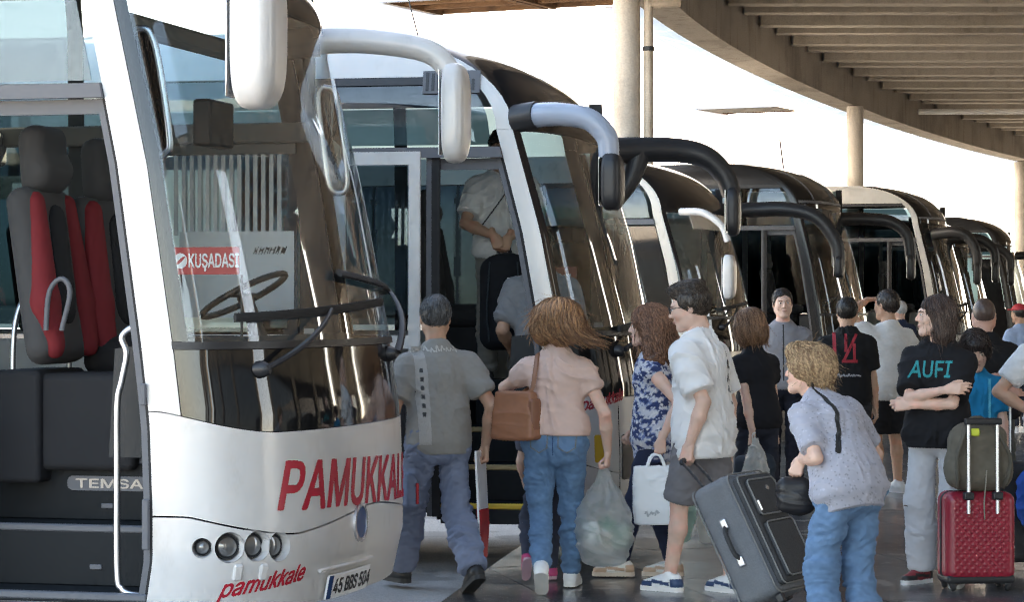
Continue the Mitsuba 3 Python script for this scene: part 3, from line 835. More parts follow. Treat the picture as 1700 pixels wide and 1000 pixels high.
        SV = path[:, :, None] + (prof[None] * np.where(fly, .4, 1)[:, None])[:, :, None, None] * (np.cos(ang)[None, None, :, None] * A[:, :, None] + np.sin(ang)[None, None, :, None] * Bv[:, :, None])
        i, j = np.meshgrid(np.arange(m - 1), np.arange(sides), indexing='ij'); a = i * sides + j; b = i * sides + (j + 1) % sides
        f1 = np.vstack([np.stack([a, b, b + sides], -1).reshape(-1, 3), np.stack([a, b + sides, a + sides], -1).reshape(-1, 3)])
        FF = (f1[None] + (np.arange(n) * m * sides)[:, None, None]).reshape(-1, 3)
        cr = np.repeat(rng.random(n) ** 1.4 * 1.15, m * sides)
        part(hk, 'lock', (W(SV.reshape(-1, 3)), FF), 'hair', True, color=cols(None, cr), kind='stuff')

def on_cloth(J, mesh, cx, cz, front=1, lift=.0025, name='shirt_print', color=(.8, .8, .8), turn=0.0, surf='shirt', mat='plain', key=None):
    """lay a flat mesh (x right as read, y up) on the shirt's front or back"""
    v, f = vf(densify(mesh, .012)); V = J[surf][0]; N = vnormals(*J[surf])
    c, s_ = math.cos(math.radians(turn)), math.sin(math.radians(turn))
    px = v[:, 0] * c - v[:, 1] * s_; pz = v[:, 0] * s_ + v[:, 1] * c
    x = cx + (-px if front > 0 else px); z = cz + pz
    ok = (N[:, 1] * front) > .25
    arms = [a for a in J['arms']]
    t = cKDTree(V[ok][:, [0, 2]]); d, i = t.query(np.stack([x, z], -1), k=6)
    y = (V[ok][i][:, :, 1]); w = 1 / (d + 1e-3); y = (y * w).sum(1) / w.sum(1)
    Q = np.stack([x, y + front * (lift + v[:, 2] * .3), z], -1)
    part(key or J['key'], name, (J['M'](Q), f), mat, False, color=np.tile(color, (len(Q), 1)))
# ---------------------------------------------------------------- the setting
SOF, CEIL = 5.97, 6.86          # underside of the edge beam and of the canopy slab
BEAM = np.array([(1.9, -26), (1.5, -8), (1.2, 8), (1.25, 22), (2.39, 36.7), (7.54, 55.6), (15.4, 76.2), (26., 97), (40, 119)], float)
bc = spline(np.c_[BEAM, np.zeros(len(BEAM))], 161)[:, :2]
bx = lambda y: np.interp(y, bc[:, 1], bc[:, 0])
bt = np.gradient(bc, axis=0); bt /= np.linalg.norm(bt, axis=1, keepdims=True); bn = np.stack([-bt[:, 1], bt[:, 0]], -1)   # towards the bus lane
# ground: one sheet to the horizon; the terminal platform of polished dark tiles along the buses' noses
struct('ground', box(-600, 600, -300, 900, -.2, -.012), 'asphalt')
pe_ = np.array([(-4.2, -26), (-3.3, -8), (-2.2, 8), (-.3, 22), (2.39, 36.7), (7.54, 55.6), (15.4, 76.2), (26., 97), (40, 119)]); pc = spline(np.c_[pe_, np.zeros(9)], 161)
edge = lambda y: np.interp(y, pc[:, 1], pc[:, 0]) + 1.1
yy = np.linspace(-12, 110, 90)
poly = shapely.Polygon([*[(edge(y), y) for y in yy], (60, 110), (60, -12)])
plat = struct('platform', prism(poly, -.05, -.006), 'mortar')
A = math.radians(12.5); e1 = np.array([math.cos(A), math.sin(A)]) * .9; e2 = np.array([-math.sin(A), math.cos(A)]) * .9
o = np.array([-.45, 13.0]); tl = []
for i in range(-2, 22):
    for j in range(-6, 46):
        c = o + e1 * (i + .5) + e2 * (j + .5)
        if c[1] < 8 or c[1] > 52 or abs(c[0]) > .2024 * c[1] + 1.2: continue
        q = shapely.Polygon([c + sx * e1 * .4965 + sy * e2 * .4965 for sx, sy in ((-1, -1), (1, -1), (1, 1), (-1, 1))]).intersection(poly)
        if q.is_empty or q.area < .02: continue
        tl.append((np.hypot(*c), q))
tl.sort(key=lambda t: t[0])
rt = np.random.default_rng(4)
def tile_mesh(q):
    lo = prism(q, -.03, .0 + rt.uniform(-.0012, .0008)); return lo
for d, q in tl[:290]: part(plat, 'tile', tile_mesh(q), 'tile')
if tl[290:]: part(plat, 'tile', join([tile_mesh(q) for d, q in tl[290:]]), 'tile', kind='stuff')
far = poly.difference(shapely.union_all([q.buffer(.004) for d, q in tl])); far = far.buffer(-.002)
for g in getattr(far, 'geoms', [far]):
    if g.area > 3: part(plat, 'paving', prism(g, -.03, -.001), 'tile', kind='stuff')
# canopy over the platform: edge beam, slab, ribs
canopy = thing('canopy', 'long curved concrete canopy over the platform with ribbed underside and deep edge beam', 'canopy')
W = .55
v0 = bc; v1 = bc + bn * W
ring = lambda z, P: np.c_[P, np.full(len(P), z)]
G = np.stack([ring(SOF, v0), ring(CEIL + .06, v0), ring(CEIL + .06, v1), ring(SOF, v1), ring(SOF, v0)], 1)
part(canopy, 'edge_beam', quadgrid(G), 'concrete_beam')
wall_x = lambda y: 9.0 + .23 * np.clip(y, -10, 200) + .0006 * np.clip(y, 0, 200) ** 2
ys = np.linspace(-26, 118, 120)
slab = shapely.Polygon([*[(bx(y) + .02, y) for y in ys], *[(wall_x(y) + .3, y) for y in ys[::-1]]])
part(canopy, 'slab', prism(slab, CEIL, CEIL + .055), 'concrete_ceiling')
for k, y in enumerate(np.arange(-24, 116, 1.65)):
    big = k % 2 == 0; d, w = (.27, .30) if big else (.23, .26)
    x0, x1 = float(bx(y)) + .03, float(wall_x(y))
    if big: m = prism(shapely.Polygon([(-w, 0), (w, 0), (w * .72, -d), (-w * .72, -d)]), 0, x1 - x0)
    else: m = prism(shapely.Polygon([(-w, 0), (w, 0), (w * .8, -d), (-w * .8, -d)]), 0, x1 - x0)
    v, f = m
    part(canopy, 'rib', (np.stack([x0 + v[:, 2], y + v[:, 0], CEIL + .002 + v[:, 1]], -1), f), 'concrete_ceiling')
part(canopy, 'conduit', tube([(float(bx(62.6)) + .1, 62.6, CEIL - .5), (float(wall_x(62.6)), 62.6, CEIL - .5)], .07, 8), 'white_print')
# columns under the beam, each with its base plate
for x, y, lab in ((1.57, 34.7, 'round concrete column behind the second coach, with a drain pipe beside it'), (7.54, 55.6, 'round concrete column rising between two dark coach roofs in the distance'), (15.62, 77.8, 'farthest round concrete column, at the right edge of the photo')):
    c = thing('column', lab, 'column', 'columns under the canopy edge')
    v, f = lathe([(0, 0), (.19, 0), (.185, SOF - .02), (0, SOF - .02)], 28); part(c, 'shaft', (v + [x, y, 0], f), 'concrete_column', 40)
    v, f = lathe([(.19, 0), (.30, 0), (.30, .12), (.19, .16)], 28); part(c, 'plinth', (v + [x, y, 0], f), 'concrete_column', 30)
for x, y in ((.0, 21.0), (-2.2, 6.5)):   # the same row goes on towards the camera, off to the left
    pass
px, py = 1.57 + .30, 34.7 - .05
dp = thing('drain_pipe', 'tan drain pipe with an elbow running down beside the column behind the second coach', 'pipe')
pth = [(2.30, py, 5.80), (2.18, py, 5.76), (1.96, py, 5.76), (1.88, py, 5.72), (px, py, 5.60), (px, py, 3.0), (px, py, .05)]
part(dp, 'pipe', tube(spline(pth, 60), .062, 12), 'downpipe', 50)
for z in (5.1, 3.4): part(dp, 'bracket', tube([(px, py, z), (px, py, z + .06)], .078, 12), 'dark_trim')
for q in ((2.26, py, 5.78), (1.99, py, 5.76)): part(dp, 'socket', tube([(q[0] - .05, py, q[2]), (q[0] + .05, py, q[2])], .076, 12), 'downpipe')
# white translucent roof panels over the bays, some of them missing under a timber deck
soff = thing('bay_roof', 'bright white translucent panel roof over the bus bays with a few panels missing', 'roof')
B_ = math.radians(-26); u1 = np.array([math.cos(B_), math.sin(B_)]) * 1.75; u2 = np.array([-math.sin(B_), math.cos(B_)]) * 1.75
org = np.array([-.62, 37.05]); miss = {(0, 0)}
gaps = [np.array([-.62, 37.05]), np.array([-.62, 37.05]) + u1, np.array([5.4, 57.3])]
lane = shapely.Polygon([*[tuple(q) for q in (bc + bn * (W + .003))], (-60, 119), (-60, -26)])
cells = []
for i in range(-40, 40):
    for j in range(-30, 50):
        c = org + u1 * i + u2 * j
        if 33.2 < c[1] < 96 and -13 < c[0] < bx(c[1]) + 1.2: cells.append((i, j, c))
gone = set(); wide = set()
for g in gaps:
    k = min(cells, key=lambda q: np.hypot(*(q[2] - g))); gone.add(k[:2]); wide.update([k[:2]] if g[1] < 45 else [])
cells.sort(key=lambda q: (not (q[2][1] > 34 and abs(q[2][0]) < .22 * q[2][1]), q[2][1])); shown = 0; rest = []
def panel(c, z=SOF + .02):
    q = shapely.Polygon([c + sx * u1 * .496 + sy * u2 * .496 for sx, sy in ((-1, -1), (1, -1), (1, 1), (-1, 1))]).intersection(lane)
    if q.is_empty or q.area < .02: return None
    v = np.array([(x, y, z) for x, y in q.exterior.coords[:-1]]); n = len(v); return v, np.array([[0, i + 1, i] for i in range(1, n - 1)])
for i, j, c in cells:
    if (i, j) in gone: continue
    if panel(c) is None: continue
    if shown < 280: part(soff, 'panel', panel(c), 'soffit'); shown += 1
    else: rest.append(panel(c))
if rest: part(soff, 'panel', join(rest), 'soffit', kind='stuff')
for g in sorted(gone):
    if g not in wide:
        c = org + u1 * g[0] + u2 * g[1]; q = [c + a * u1 * .496 + b_ * u2 for a, b_ in ((-1, -.496), (1, -.496), (1, .16), (-1, .16))]
        part(soff, 'panel', (np.array([(x, y, SOF + .02) for x, y in q]), np.array([[0, 2, 1], [0, 3, 2]])), 'soffit')
    c = org + u1 * g[0] + u2 * g[1]; R2 = lambda v: np.stack([c[0] + v[:, 0] * math.cos(B_) - v[:, 1] * math.sin(B_), c[1] + v[:, 0] * math.sin(B_) + v[:, 1] * math.cos(B_), v[:, 2]], -1)
    d = box(-1.0, 1.0, -1.0, 1.0, SOF + .20, SOF + .24); part(soff, 'deck', (R2(d[0]), d[1]), 'timber')
    for y in (-.93, -.31, .31, .93):
        d = box(-1.0, 1.0, y - .045, y + .045, SOF + .05, SOF + .195); part(soff, 'joist', (R2(d[0]), d[1]), 'timber')
    for sx in (-1, 1):
        d = box(sx * .90, sx * .98, -.9, .9, SOF + .026, SOF + .19); part(soff, 'joist', (R2(d[0]), d[1]), 'timber')
# the terminal building along the far side of the platform (its front shows in the coaches' glass)
tb = thing('terminal_building', 'pale terminal building along the platform, out of the picture to the right', 'building')
for y0, y1 in ((-26, -10), (-7.6, 9.5), (12.3, 29), (31.5, 45), (48.5, 74), (78, 116)):     # blocks; gaps between them added to put bright streaks in the coach glass
    n_ = int((y1 - y0) / 2) + 2; ysb = np.linspace(y0, y1, n_); wx = wall_x(ysb)
    P = np.stack([np.c_[wx, ysb, np.full(n_, z)] for z in (0, 1.0)], 1); part(tb, 'base_wall', sheet(P, .3, 0), 'facade')
    P = np.stack([np.c_[wx, ysb, np.full(n_, z)] for z in (3.6, CEIL)], 1); part(tb, 'wall', sheet(P, .3, 0), 'facade')
    P = np.stack([np.c_[wx + .15, ysb, np.full(n_, z)] for z in (1.0, 3.6)], 1); part(tb, 'glazing', sheet(P, .02, 0), 'black_glass')
    for y in np.linspace(y0, y1, max(2, int((y1 - y0) / 5.5) + 1)): x = float(wall_x(y)); part(tb, 'pilaster', box(x - .35, x + .2, y - .22, y + .22, 0, CEIL - .02), 'facade')
# ---------------------------------------------------------------- coaches
class Bus:
    """local frame: x forward (0 at the middle of the front), y to the bus's left, z up; the door side is -y"""
    def __init__(b, label, corner, a, D=.55, n=2.5, hw=1.25, H=3.4, L=9.5, z1=1.13, zs=1.47, zw=2.72, rake=.30, dome=1.25, body='bus_white', group='coaches parked along the platform', seam=True, up='black_glass'):
        b.key = thing('coach', label, 'bus', group)
        b.D, b.n, b.hw, b.H, b.L, b.z1, b.zs, b.zw, b.body, b.dome, b.up = D, n, hw, H, L, z1, zs, zw, body, dome, up
        r = math.radians(a); Fd = np.array([math.sin(r), -math.cos(r)]); Lf = np.array([math.cos(r), math.sin(r)])
        o = np.asarray(corner, float) + D * Fd + hw * Lf
        b.O, b.a = o, a
        b.M = placer(o[0], o[1], 0.0, a - 90)
        b.zz = np.array([.26, .50, .72, z1, zs, .5 * (zs + zw), zw]); k = rake
        b.xx = np.array([-.05, 0, 0, -.015, -.03 - k * .08, -.03 - k * .45, -.03 - k])
        b.hh = np.array([hw - .03, hw, hw, hw, hw, hw, hw - .01])
    def prof(b, w):
        w = np.asarray(w, float); th = np.clip(w - b.zw, 0, np.pi / 2)
        wc = np.minimum(w, b.zw)
        z = np.where(w <= b.zw, wc, b.zw + (b.H - b.zw) * np.sin(th))
        xo = np.interp(wc, b.zz, b.xx) - b.dome * (1 - np.cos(th)); hw = np.interp(wc, b.zz, b.hh) - .26 * (1 - np.cos(th))
        return z, xo, hw
    def S(b, p, w):
        p, w = np.broadcast_arrays(np.asarray(p, float), np.asarray(w, float))
        z, xo, hw = b.prof(w); q = np.clip(p, -1, 1); ph = q * np.pi / 2
        D = b.D - .12 * np.clip((z - b.z1) / 1.9, 0, 1) ** 1.2
        x = xo - b.D + D * np.abs(np.cos(ph)) ** (2 / b.n) - np.maximum(np.abs(p) - 1, 0)
        y = hw * np.sign(ph) * np.abs(np.sin(ph)) ** (2 / b.n)
        return np.stack([x, y, z], -1)
    def side(b, x, w, sgn=-1):
        x, w = np.broadcast_arrays(np.asarray(x, float), np.asarray(w, float)); z, xo, hw = b.prof(w)
        return np.stack([x, sgn * hw, z], -1)
    def pp(b, y):
        """front parameter p at the cross position y (|y| < hw)"""
        t = np.clip(np.abs(y) / b.hw, 0, 1); return np.sign(y) * np.arcsin(t ** (b.n / 2)) * 2 / np.pi
    def add(b, name, mesh, mat, smooth=False, parent=None, **k):
        return part(parent or b.key, name, (b.M(vf(mesh)[0]), vf(mesh)[1]), mat, smooth, **k)
    def front(b, name, p0, p1, w0, w1, mat, thick=.02, off=-.02, np_=40, nw=10, smooth=35, parent=None, **k):
        """a panel of the front between p0, p1 and the levels w0, w1 (numbers or functions of p)"""
        s = np.linspace(0, 1, np_); t = np.linspace(0, 1, nw)
        p = p0 + (p1 - p0) * s; f = lambda w: np.array([w(q) if callable(w) else w for q in p])
        W0, W1 = f(w0), f(w1)
        W = W0[:, None] + (W1 - W0)[:, None] * t[None]
        return b.add(name, sheet(b.S(p[:, None], W), thick, off), mat, smooth, parent, **k)
    def flank(b, name, x0, x1, w0, w1, mat, thick=.02, off=-.02, sgn=-1, nw=8, nx=2, smooth=35, parent=None, **k):
        """a panel of a side between x0 (rear) and x1 (front; a number, or a front parameter p given as ('p', value))"""
        t = np.linspace(0, 1, nw); W = w0 + (w1 - w0) * t
        def line(x):
            if isinstance(x, tuple): return b.S(np.full(nw, -abs(x[1])), W)[:, 0]
            return np.full(nw, float(x))
        a, c = line(x0), line(x1); s = np.linspace(0, 1, nx)
        X = a[None] + (c - a)[None] * s[:, None]
        P = b.side(X, np.broadcast_to(W, X.shape), sgn)
        if sgn > 0: P = P[::-1]
        return b.add(name, sheet(P, thick, off), mat, smooth, parent, **k)
    def wrap(b, mesh, y0, z0, lift=.004, tilt=0.0):
        """lay a flat mesh (x across to the left seen from the front, y up, z out) on the front, its origin at cross position y0, level z0"""
        v, f = vf(densify(mesh, .03))
        # arc length along the front at the level z0, from the middle
        yy = np.linspace(-b.hw * .999, b.hw * .999, 801); P = b.S(b.pp(yy), np.full(801, z0))
        s = np.r_[0, np.cumsum(np.linalg.norm(np.diff(P, axis=0), axis=1))]; s0 = np.interp(y0, yy, s)
        y = np.interp(s0 + v[:, 0], s, yy); w = z0 + v[:, 1] + tilt * v[:, 0]
        Q = b.S(b.pp(y), w); e = 1e-3
        du = b.S(b.pp(y + e), w) - Q; dv = b.S(b.pp(y), w + e) - Q; N = np.cross(du, dv); N /= np.linalg.norm(N, axis=1, keepdims=True)
        return Q + N * (lift + v[:, 2:3]), f

    def shell(b, rear=True, dw=.62, door=True, wtop=2.55, upper=True, lower_dark=True, pill=.93, far_clear=False):
        D, hw, L = b.D, b.hw, b.L
        seam = lambda p: .62 + .10 * min(1, abs(abs(p) - .42) / .5) ** 1.3 - .02
        top = lambda p: b.z1 - .06 + .10 * np.clip((abs(p) - .5) / .5, 0, 1) ** 1.5
        b.seam, b.top = seam, top
        pe = 1.045
        b.front('bumper', -pe, pe, .26, lambda p: seam(p) - .004, b.body, .03, -.03, 60, 8)
        b.front('front_panel', -pe, pe, lambda p: seam(p) + .004, top, b.body, .03, -.03, 60, 8)
        b.front('lower_glass', -pill, pill, lambda p: top(p) + .004, b.zs - .02, 'black_glass' if lower_dark else 'clear_glass', .012, -.016, 44, 6)
        b.front('glass_bar', -pill - .005, pill + .005, b.zs - .018, b.zs + .016, 'black_plastic', .022, -.012, 44, 3)
        m = .062
        b.front('windscreen', -pill + m, pill - m, b.zs + .03, b.zw - .02, 'clear_glass', .0, -.010, 44, 16) if False else b.add('windscreen', quadgrid(b.S(np.linspace(-pill + m * .6, pill - m * .6, 44)[:, None], np.linspace(b.zs + .014, b.zw - .012, 16)[None])), 'clear_glass', True)
        for sg in (-1, 1):
            b.front('windscreen_gasket', sg * pill, sg * (pill - m), b.zs + .018, b.zw - .01, 'black_glass', .014, -.012, 4, 14) if sg < 0 else b.front('windscreen_gasket', pill - m, pill, b.zs + .018, b.zw - .01, 'black_glass', .014, -.012, 4, 14)
        b.front('dome', -pill, pill, b.zw - .008, b.zw + 1.42, b.up, .02, -.02, 44, 18)
        for sg in (-1, 1):
            e = (-pe, -pill - .004) if sg < 0 else (pill + .004, pe)
            b.front('pillar', *e, lambda p: top(p) + .004, b.zw, b.body, .03, -.03, 12, 20)
            b.front('roof_arch', *e, b.zw + .003, b.zw + 1.42, b.body, .03, -.03, 12, 14)
        for sg in (-1, 1):
            e = (-pe + .004, -pill + .01) if sg < 0 else (pill - .01, pe - .004)
            b.front('pillar_trim', *e, b.zs - .1, b.zw + .02, 'dark_trim', .012, -.050, 10, 14)
            b.front('pillar_trim', *e, b.zw + .024, b.zw + 1.40, 'dark_trim', .012, -.050, 10, 10)
        # roof and its rails
        w_r = b.zw + .55
        t = np.linspace(b.zw + 1.42, b.zw + np.pi / 2, 3)
        pts = b.S(np.linspace(-pe, pe, 40), np.full(40, b.zw + 1.42))
        zt = float(pts[:, 2].mean())
        poly = shapely.Polygon([*[(q[0], q[1]) for q in pts], (-L, pts[-1, 1]), (-L, pts[0, 1])])
        b.add('roof', prism(poly, zt - .01, zt + .012), b.body)
        xf_ = float(b.S(-pe, b.zw)[0])
        for sg in (-1, 1):
            b.flank('roof_rail', -L, ('p', pe + .004), w_r, b.zw + 1.44, b.body, .025, -.025, sg, 8)
        # side glass, door side
        b.xd = -D - .07            # the door's front edge at the foot
        x2 = b.xd - dw
        b.x2 = x2
        if upper:
            b.flank('upper_window', x2 - .9, ('p', pe + .05), wtop + .10, w_r - .10, 'black_glass' if upper == 'dark' else 'tinted_glass', .006, -.01)
            b.flank('upper_trim', x2 - .9, ('p', pe + .004), w_r - .09, w_r - .004, 'dark_trim', .02, -.018)
        b.flank('upper_rail', x2 - .9, ('p', pe + .004), wtop + .02, wtop + .085, 'grey_trim', .035, -.01)
        # side windows behind the door and on the far side
        xs = np.arange(x2 - .9, -L + .6, -1.45)
        for sg, x0 in ((-1, x2 - .95), (1, -D - .15)):
            n = 6; w = (x0 + L - .3) / n
            for k in range(n):
                b.flank('side_window', x0 - w * (k + 1) + .02, x0 - w * k - .02, 1.50, w_r - .02, 'clear_glass' if far_clear and sg > 0 else 'tinted_glass', .006, -.012, sg, 6)
                b.flank('window_pillar', x0 - w * k - .045, x0 - w * k + .045, 1.44, w_r + .01, 'black_plastic', .014, -.02, sg, 6)
            b.flank('waist_panel', -L, x0 + (.0 if sg < 0 else .08), 1.0, 1.46, b.body, .025, -.025, sg, 3)
            for xa, xb in ((-L, -L + 1.6), (-L + 2.7, -3.45), (-2.35, x0 + (.0 if sg < 0 else .08))):
                if xb > xa + .05: b.flank('lower_panel', xa, xb, .30, .994, b.body, .025, -.025, sg, 4)
            for xc in (-2.9, -L + 2.15):
                wy = sg * (hw - .17)
                ty = lathe([(.25, -.13), (.44, -.13), (.49, -.09), (.49, .09), (.44, .13), (.25, .13), (.25, -.13)], 28); v, f = ty
                wk = b.add('wheel', (np.stack([v[:, 0] + xc, v[:, 2] + wy, v[:, 1] + .49], -1), f[:, ::-1]), 'rubber', 40)
                v, f = lathe([(0, -.06), (.10, -.06), (.24, -.02), (.26, .05), (.24, .06), (0, .02)], 24)
                b.add('rim', (np.stack([v[:, 0] + xc, v[:, 2] * sg * -1 + wy + sg * .04, v[:, 1] + .49], -1), f if sg > 0 else f[:, ::-1]), 'chrome', 40, wk)
        b.add('rear_panel', box(-L - .03, -L, -hw + .02, hw - .02, .35, zt), b.body)
        b.add('left_corner_panel', box(-D - .17, -D - .07, hw - .022, hw + .001, 1.47, 1.52), b.body)
        # insides
        b.add('chassis', box(-L + .1, x2 - .05, -.82, .82, .33, 1.08), 'rubber')
        b.add('front_frame', box(-D - .10, -D + .05 * 0 - .02, -hw + .12, hw - .12, .33, b.zs - .35), 'rubber')
        b.add('cabin_floor', join([box(-L, x2 - .03, -hw + .04, hw - .04, 1.09, 1.12), box(x2 - .03, -D - .1, -.15, hw - .04, 1.09, 1.12)]), 'step_mat')
        b.add('ceiling_lining', box(-L, -D - .9, -hw + .17, hw - .17, zt - .14, zt - .09), 'liner')
        for sg in (-1, 1): b.add('luggage_rack', rbox(-L + .2, -D - 1.9, sg * 1.12, sg * .70, 2.42, 2.62, .04) if sg > 0 else rbox(-L + .2, -D - 1.9, -1.12, -.70, 2.42, 2.62, .04), 'liner', 30)
        # dashboard
        pl = shapely.Polygon([(-D - .35, .95), (-D - .32, b.zs - .02), (-D + .10, b.zs + .03), (-.45, b.zs - .02), (-.42, .95)])
        v, f = prism(pl, -hw + .22, hw - .12)
        b.add('dashboard', (np.stack([v[:, 0], v[:, 2], v[:, 1]], -1), f[:, ::-1]), 'dash')
        if not door: 
            b.flank('door', x2, ('p', pe + .01), .34, wtop, b.body if door is None else 'black_glass', .02, -.02)
        else: b.doorway(dw, wtop, pe)

    def doorway(b, dw, wtop, pe):
        x2, hw = b.x2, b.hw
        b.flank('door_seal', x2 - .05, x2, .34, wtop + .02, 'rubber', .03, -.03)
        b.flank('door_seal', ('p', pe + .022), ('p', pe + .003), .34, wtop + .02, 'rubber', .026, -.05, nw=16)
        b.flank('door_post', ('p', pe + .055), ('p', pe + .024), .34, wtop + .02, 'grey_trim', .018, -.05, nw=16)
        b.flank('door_post', x2 - .085, x2 - .052, .34, wtop + .02, 'grey_trim', .02, -.03)
        b.flank('door_lintel', x2 - .05, ('p', pe + .003), wtop - .05, wtop + .018, 'grey_trim', .02, -.06)
        # steps going up to the gangway
        zs = b.steps if hasattr(b, 'steps') else (.36, .62, .90)
        xf0 = b.xd - .015
        y = -hw + .03
        for k, z in enumerate(zs):
            y1 = -.15; zr = zs[k]
            st = b.add('step', box(x2 - .0, xf0, y + .30 * k, y1 + .01 * k, .30 if k == 0 else zs[k - 1] + .002, z, .004), 'step_mat')
            b.add('step_edge', box(x2 + .002, xf0 - .002, y + .30 * k - .006, y + .30 * k + .05, z - .028, z + .004, .006), b.nose[k] if hasattr(b, 'nose') else 'grey_trim', parent=st)
        b.add('riser', box(x2, xf0, -.148, -.12, .32, 1.119), 'step_mat')
        b.add('step_wall', box(x2 - .03, x2 - .002, -hw + .06, -.15, .32, 1.12), 'step_mat')
        b.add('step_wall', box(xf0 + .002, xf0 + .03, -hw + .06, -.15, .32, 1.30), 'step_mat')

    def leaf(b, x0, x1, w0=.36, w1=2.58, out=.16):
        """the open plug door, parked along the side behind its doorway"""
        P = lambda xa, xb, wa, wb: (b.side(np.array([xa, xb])[:, None], np.linspace(wa, wb, 8)[None]) + np.array([0, -out, 0]))
        k = b.add('open_door', join([sheet(P(x0, x0 + .07, w0, w1), .03), sheet(P(x1 - .07, x1, w0, w1), .03), sheet(P(x0 + .07, x1 - .07, w1 - .08, w1), .03), sheet(P(x0 + .07, x1 - .07, w0, w0 + .35), .03), sheet(P(x0 + .07, x1 - .07, 1.38, 1.46), .03)]), b.body, 30)
        b.add('pane', quadgrid(P(x0 + .07, x1 - .07, 1.46, w1 - .08)), 'tinted_glass', parent=k)
        b.add('pane', quadgrid(P(x0 + .07, x1 - .07, w0 + .35, 1.38)), 'tinted_glass', parent=k)

    def mirror(b, path, r, rb, head, size, mat='black_plastic', hmat='black_plastic', face='mirror_glass', n=26, base=None, tilt=0):
        """arm along the path, then the housing: centre, half sizes"""
        p = spline(path, n)
        k = b.add('mirror_arm', tube(p, np.linspace(r[0], r[1], n), 14, np.linspace(rb[0], rb[1], n)), mat, 50)
        if base is not None: b.add('arm_joint', tube(p[:5], [r[0] * 1.12] * 5, 14, [rb[0] * 1.12] * 5), base, 50, k)
        h = trimesh.creation.icosphere(4, 1.0).vertices; e = np.abs(h) ** .55 * np.sign(h); e = e / np.abs(e).max(0)
        f = trimesh.creation.icosphere(4, 1.0).faces
        e[:, 0] = np.where(e[:, 0] < 0, e[:, 0] * .55, e[:, 0])
        c = np.asarray(head); R = rot(tilt) if tilt else np.eye(3)
        hk = b.add('mirror_housing', ((e * size) @ R.T + c, f), hmat, True)
        g = box(-size[0] * .62, -size[0] * .57, -size[1] * .8, size[1] * .8, -size[2] * .86, size[2] * .86, .004)
        b.add('mirror_face', (np.asarray(g[0]) @ R.T + c, g[1]), face, parent=hk)
        return k

    def wiper(b, y0, y1, w1, y2, w2, w0=1.36):
        """pivot at y0, arm to (y1, w1), blade from there towards (y2, w2)"""
        def at(y, w, o):
            y = float(np.clip(y, -1.14, 1.14))
            Q = b.S(b.pp(y), w); e = 1e-3; N = np.cross(b.S(b.pp(y + e), w) - Q, b.S(b.pp(y), w + e) - Q); return Q + N / np.linalg.norm(N) * o
        k = b.add('wiper', tube(np.array([at(y0 + (y1 - y0) * t, w0 + (w1 - w0) * t, .05 + .03 * math.sin(t * 3.1)) for t in np.linspace(0, 1, 9)]), np.linspace(.022, .012, 9), 8, np.linspace(.014, .009, 9)), 'black_plastic', 40)
        v, f = lathe([(0, -.03), (.036, -.03), (.040, .015), (.024, .045), (0, .05)], 16); c = at(y0, w0, .0)
        b.add('pivot', (np.stack([v[:, 2], v[:, 0], v[:, 1]], -1) + c, f), 'black_plastic', 40, k)
        d = [(y1 + (y2 - y1) * t, w1 + (w2 - w1) * t) for t in np.linspace(-.75, 1, 15)]
        b.add('blade', tube(np.array([at(y, w, .032) for y, w in d]), .013, 6, .024), 'rubber', 40, k)

    def at(b, y, z):
        p = float(b.pp(y)); q = b.S(p, z); e = 1e-3; du = unit(b.S(float(b.pp(y + e)), z) - q); dv = unit(b.S(p, z + e) - q); return q, du, dv, np.cross(du, dv)
    def bore(b, name, spots, depth=.2):
        """round holes through a panel of the front"""
        k = b.key + '__' + name; V, F = meshkit.WRITTEN[scene[k]['filename']][:2]
        A = trimesh.Trimesh(V, F, process=True); A.merge_vertices(merge_norm=True, merge_tex=True)
        m = manifold3d.Manifold(manifold3d.Mesh(np.asarray(A.vertices, np.float32), np.asarray(A.faces, np.uint32)))
        for y, z, r in spots:
            q, du, dv, n = b.at(y, z); c = trimesh.creation.cylinder(r, depth, sections=32); v = np.stack([c.vertices @ np.stack([du, dv, n])[:, i] for i in range(3)], -1) + q
            m = m - manifold3d.Manifold(manifold3d.Mesh(np.asarray(b.M(v), np.float32), np.asarray(c.faces, np.uint32)))
        scene[k] = mikit.ply(m, b.body, smooth=35)
    def seat(b, x, y, red=True, yaw=0, z=1.12, s=1.0, cushion=True, arm=False):
        R = rot(yaw); W = lambda m: ((np.asarray(m[0]) + np.asarray(m[0])[:, 2:] * np.array([[.14, 0, 0]])) * s @ R.T + np.array([x, y, z]), m[1])
        def fld(prims, h=.016):
            lo = np.min([p[1] for p in prims], 0); hi = np.max([p[2] for p in prims], 0); F = Field(lo - .03, hi + .03, h)
            for p in prims: F.put(p, .03)
            return F.mesh(1)
        back = [cone((-.20, -.20, .46), (-.36, -.19, 1.0), .055, .05), cone((-.20, .20, .46), (-.36, .19, 1.0), .055, .05), rbx((-.28, 0, .72), (.055, .20, .34), .05, rot(0, 0, -15))]
        k = b.add('seat', W(fld(back)), 'seat_grey', True)
        bol = [cone((-.15, -.185, .46), (-.21, -.19, .62), .05, .07, ((.95, 0, .3), .75)), cone((-.21, -.19, .62), (-.31, -.165, .99), .07, .05, ((.95, 0, .3), .75))], [cone((-.15, .185, .46), (-.21, .19, .62), .05, .07, ((.95, 0, .3), .75)), cone((-.21, .19, .62), (-.31, .165, .99), .07, .05, ((.95, 0, .3), .75))]
        for m in bol: b.add('bolster', W(fld(m)), 'seat_red' if red else 'seat_dark', True, k)
        b.add('panel', W(fld([cone((-.20, 0, .62), (-.275, 0, .92), .09, .08, ((1, 0, .25), .35))])), 'seat_dark', True, k)
